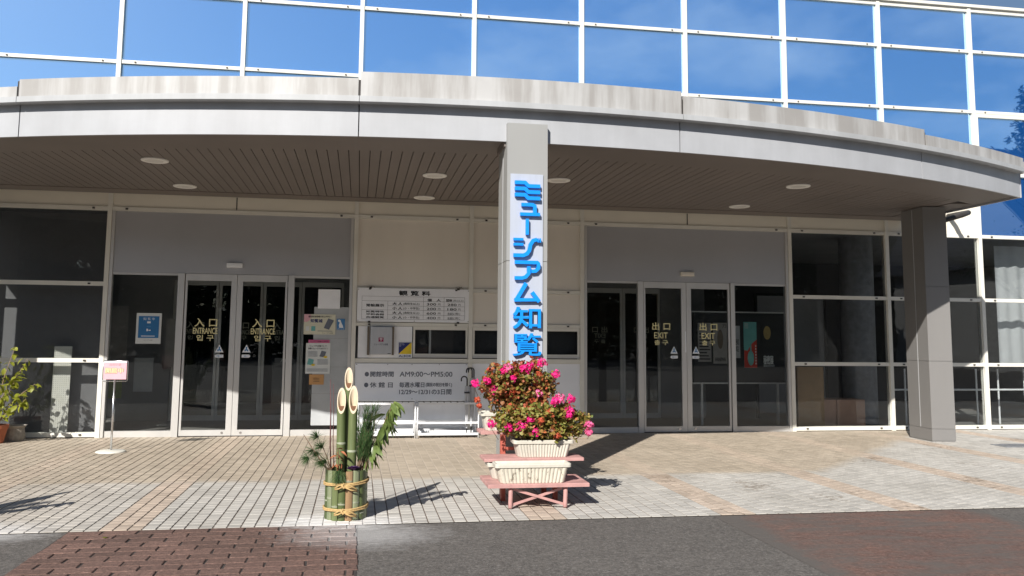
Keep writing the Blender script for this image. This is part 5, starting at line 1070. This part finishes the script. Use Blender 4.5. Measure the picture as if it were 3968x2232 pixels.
for s_ in stems:
    MB().tube(s_, [0.008, 0.0065, 0.005, 0.003], 6).build('stem', 'stem_brown', pp, smooth=True)
    P_ = [Vector(q) for q in s_]
    for k in range(30):
        u = 0.6+2.4*k/29; i = min(2, int(u)); p = P_[i].lerp(P_[i+1], min(1, u-i)); o = link('leaf', LY[rp.randrange(3)], pp)
        orient(o, p+Vector((rp.gauss(0, .02), rp.gauss(0, .02), rp.gauss(0, .015)))-pp.location, (rp.uniform(-1, 1), rp.uniform(-1, 0.6), rp.uniform(-0.9, 0.35)), rp.uniform(-0.6, 0.6)); q = rp.uniform(0.7, 1.2); o.scale = (q, q, q)
sp = tag(MB().lathe([(0.0, 0.0), (0.13, 0.0), (0.15, 0.05), (0.13, 0.17), (0.15, 0.20), (0.165, 0.21), (0.15, 0.21), (0.12, 0.17)], (-8.22, -0.30), 24).build('stone_pot', 'stone_pot'), 'rough grey stone pot with broad rim behind the terracotta pot', 'pot')

# drain grate at the right
gr = thing('drain_grate', (5.95, -2.1, 0), 'grey metal drain grate set in the paving at the right', 'grate')
f = MB(); f.box(5.65, 6.55, -2.26, -2.23, 0.001, 0.012); f.box(5.65, 6.55, -1.97, -1.94, 0.001, 0.012); f.box(5.65, 5.68, -2.23, -1.97, 0.001, 0.012); f.box(6.52, 6.55, -2.23, -1.97, 0.001, 0.012); f.build('frame', 'grate', gr)
for k in range(20): x = 5.70+k*0.041; MB().box(x, x+0.018, -2.229, -1.971, 0.001, 0.011).build('bar', 'grate', gr)
# fallen leaf
lf = leaf_mesh(0.05, 0.02, 0.2, 0.1).mesh('fallen_leaf'); lf.materials.append(M['leaf_yellow']); o = tag(link('fallen_leaf', lf, None, (-5.32, -6.40, 0.004)), 'small yellow fallen leaf on the red brick paving', 'leaf')

# ================================================================== BEHIND THE CAMERA (seen reflected in the glass)
hall = thing('opposite_hall', (44, -28, 0), 'hall with blue grey standing seam roof reflected in the right windows', 'building')
MB().box(29, 60, -34, -22, 0, 5.6).build('wall', 'far_wall', hall)
MB().add([(28.4, -21.2, 5.4), (60.6, -21.2, 5.4), (60.6, -28, 12.3), (28.4, -28, 12.3), (28.4, -34.8, 5.4), (60.6, -34.8, 5.4)], [(0, 1, 2, 3), (3, 2, 5, 4), (0, 3, 4), (1, 5, 2)]).build('roof', 'roof_metal', hall)
for k in range(36): x = 28.5+k*0.9; MB().add([(x-.05, -21.2, 5.4), (x+.05, -21.2, 5.4), (x+.05, -28, 12.3), (x-.05, -28, 12.3), (x-.05, -21.25, 5.52), (x+.05, -21.25, 5.52), (x+.05, -28.05, 12.42), (x-.05, -28.05, 12.42)], [(4, 5, 6, 7), (0, 1, 5, 4), (1, 2, 6, 5), (3, 0, 4, 7)]).build('roof_seam', 'roof_metal', hall)
for k in range(8): MB().box(30+k*3.2, 32+k*3.2, -22.02, -21.99, 1.0, 3.2).build('window', 'dark_void', hall)
def tree(x, y, h, spread, seed, label, nl=5200, leafm='tree_leaf', sparse=0.0, s0=0.10):
    r = random.Random(seed); T = thing('tree', (x, y, 0), label, 'tree', 'trees across the forecourt')
    tr = MB(); tips = []
    def grow(p, d, L, rad, lev):
        e_ = p+d*L; m_ = p.lerp(e_, 0.5)+Vector((r.gauss(0, .06), r.gauss(0, .06), r.gauss(0, .03)))*L; tr.tube([p, m_, e_], [rad, rad*0.85, rad*0.65], 6, False)
        if lev == 0: tips.append(e_); tips.append(m_); return
        for k in range(r.choice((3, 3, 4))): grow(e_ if k else m_.lerp(e_, 0.5), (d+Vector((r.gauss(0, .55), r.gauss(0, .55), r.gauss(0.1, .35)))).normalized(), L*r.uniform(0.6, 0.8), rad*0.6, lev-1)
    grow(Vector((x, y, 0)), Vector((0, 0, 1)), h*0.30, h*0.026, 4)
    tr.build('trunk', 'bark', T); cr_ = MB()
    for k in range(nl):
        p = r.choice(tips)+Vector((r.gauss(0, spread), r.gauss(0, spread), r.gauss(0, spread*0.7))); s_ = r.uniform(0.5, 1.2)*s0; m_ = rot_rand(r, 1.3); cr_.add([p+m_@Vector(v) for v in ((-s_, 0, 0), (0, -s_*0.5, 0), (s_, 0, 0), (0, s_*0.5, 0.1*s_))], [(0, 1, 2, 3)])
    c_ = cr_.build('crown', leafm, T); c_['kind'] = 'stuff'; return T
tree(-13.5, -33, 8.5, 0.35, 1, 'bare branched tree reflected in the left entrance glass', 900); tree(-6.5, -36, 7.5, 0.45, 2, 'leafy tree reflected between the entrance doors', 4200); tree(-0.5, -31, 7.0, 0.3, 3, 'sparse tree reflected in the right entrance sidelight', 1300); tree(6, -34, 8.0, 0.5, 4, 'dense tree reflected in the exit doors', 4200)
tree(25.5, -18.5, 8.0, 0.40, 6, 'small leafy tree in front of the hall reflected at the right', 5000, s0=0.07)
def conifer(x, y, h, seed, label):
    r = random.Random(seed); T = thing('conifer', (x, y, 0), label, 'tree', 'conifers behind the hall'); MB().tube([(x, y, 0), (x, y, h)], [h*0.02, 0.02], 8, False).build('trunk', 'bark', T); cr_ = MB()
    for k in range(3600):
        u = r.random()**0.7; z = h*(0.12+0.88*(1-u)); rad = h*0.17*(0.08+u)*r.uniform(0.3, 1.05)*(0.8+0.3*math.sin(z*5)); a = r.uniform(0, 6.283); p = Vector((x+math.cos(a)*rad, y+math.sin(a)*rad, z)); s_ = r.uniform(0.12, 0.32); m_ = rot_rand(r, 1.0); cr_.add([p+m_@Vector(v) for v in ((-s_, 0, 0), (0, -s_*0.4, 0), (s_, 0, 0), (0, s_*0.4, 0))], [(0, 1, 2, 3)])
    c_ = cr_.build('crown', 'conifer', T); c_['kind'] = 'stuff'
for k, (x, y, h) in enumerate(((45, -41, 21), (50, -42, 18), (56, -42, 20), (40, -43, 15), (63, -40, 19))): conifer(x, y, h, 30+k, ['tallest dark conifer', 'second dark conifer', 'third dark conifer', 'leftmost low dark conifer', 'rightmost dark conifer'][k]+' behind the hall roof, reflected at the right')
# belt of wood across the road behind the camera
wb = MB(); r = random.Random(77)
for k in range(52000):
    x = r.uniform(-75, 40); hh = 10.2+2.0*noise.noise(Vector((x*0.13, 1.7, 0)))+1.5*noise.noise(Vector((x*0.6, 4.2, 0))); z = hh*r.random()**0.85; y = -46+r.gauss(0, 1.6)+(3.0*noise.noise(Vector((x*0.3, z*0.4, 9)))); s_ = r.uniform(0.2, 0.65); m_ = rot_rand(r, 1.2); p = Vector((x, y, z)); wb.add([p+m_@Vector(v) for v in ((-s_, 0, 0), (0, -s_*0.6, 0), (s_, 0, 0), (0, s_*0.6, 0.1*s_))], [(0, 1, 2, 3)])
tag(wb.build('wood_belt', 'tree_leaf'), 'dark belt of wood across the road, seen reflected in the glass', 'wood', kind='stuff')
# low wooded ridge far away on all sides
rg = MB(); N = 90; pr_ = []
for k in range(N+1): a = 2*math.pi*k/N; hgt = 9+7*noise.noise(Vector((math.cos(a)*2, math.sin(a)*2, 3)))+3*noise.noise(Vector((math.cos(a)*9, math.sin(a)*9, 7))); pr_.append((a, max(3, hgt)))
for k in range(N):
    (a0, h0), (a1, h1) = pr_[k], pr_[k+1]
    for q, (ra, rb, fa, fb) in enumerate(((185, 200, 0, 0.7), (200, 230, 0.7, 1.0))): rg.quad((ra*math.cos(a0), ra*math.sin(a0), h0*fa-0.3), (ra*math.cos(a1), ra*math.sin(a1), h1*fa-0.3), (rb*math.cos(a1), rb*math.sin(a1), h1*fb), (rb*math.cos(a0), rb*math.sin(a0), h0*fb))
struct(rg.build('wooded_hills', 'tree_leaf'))

flush_texts()
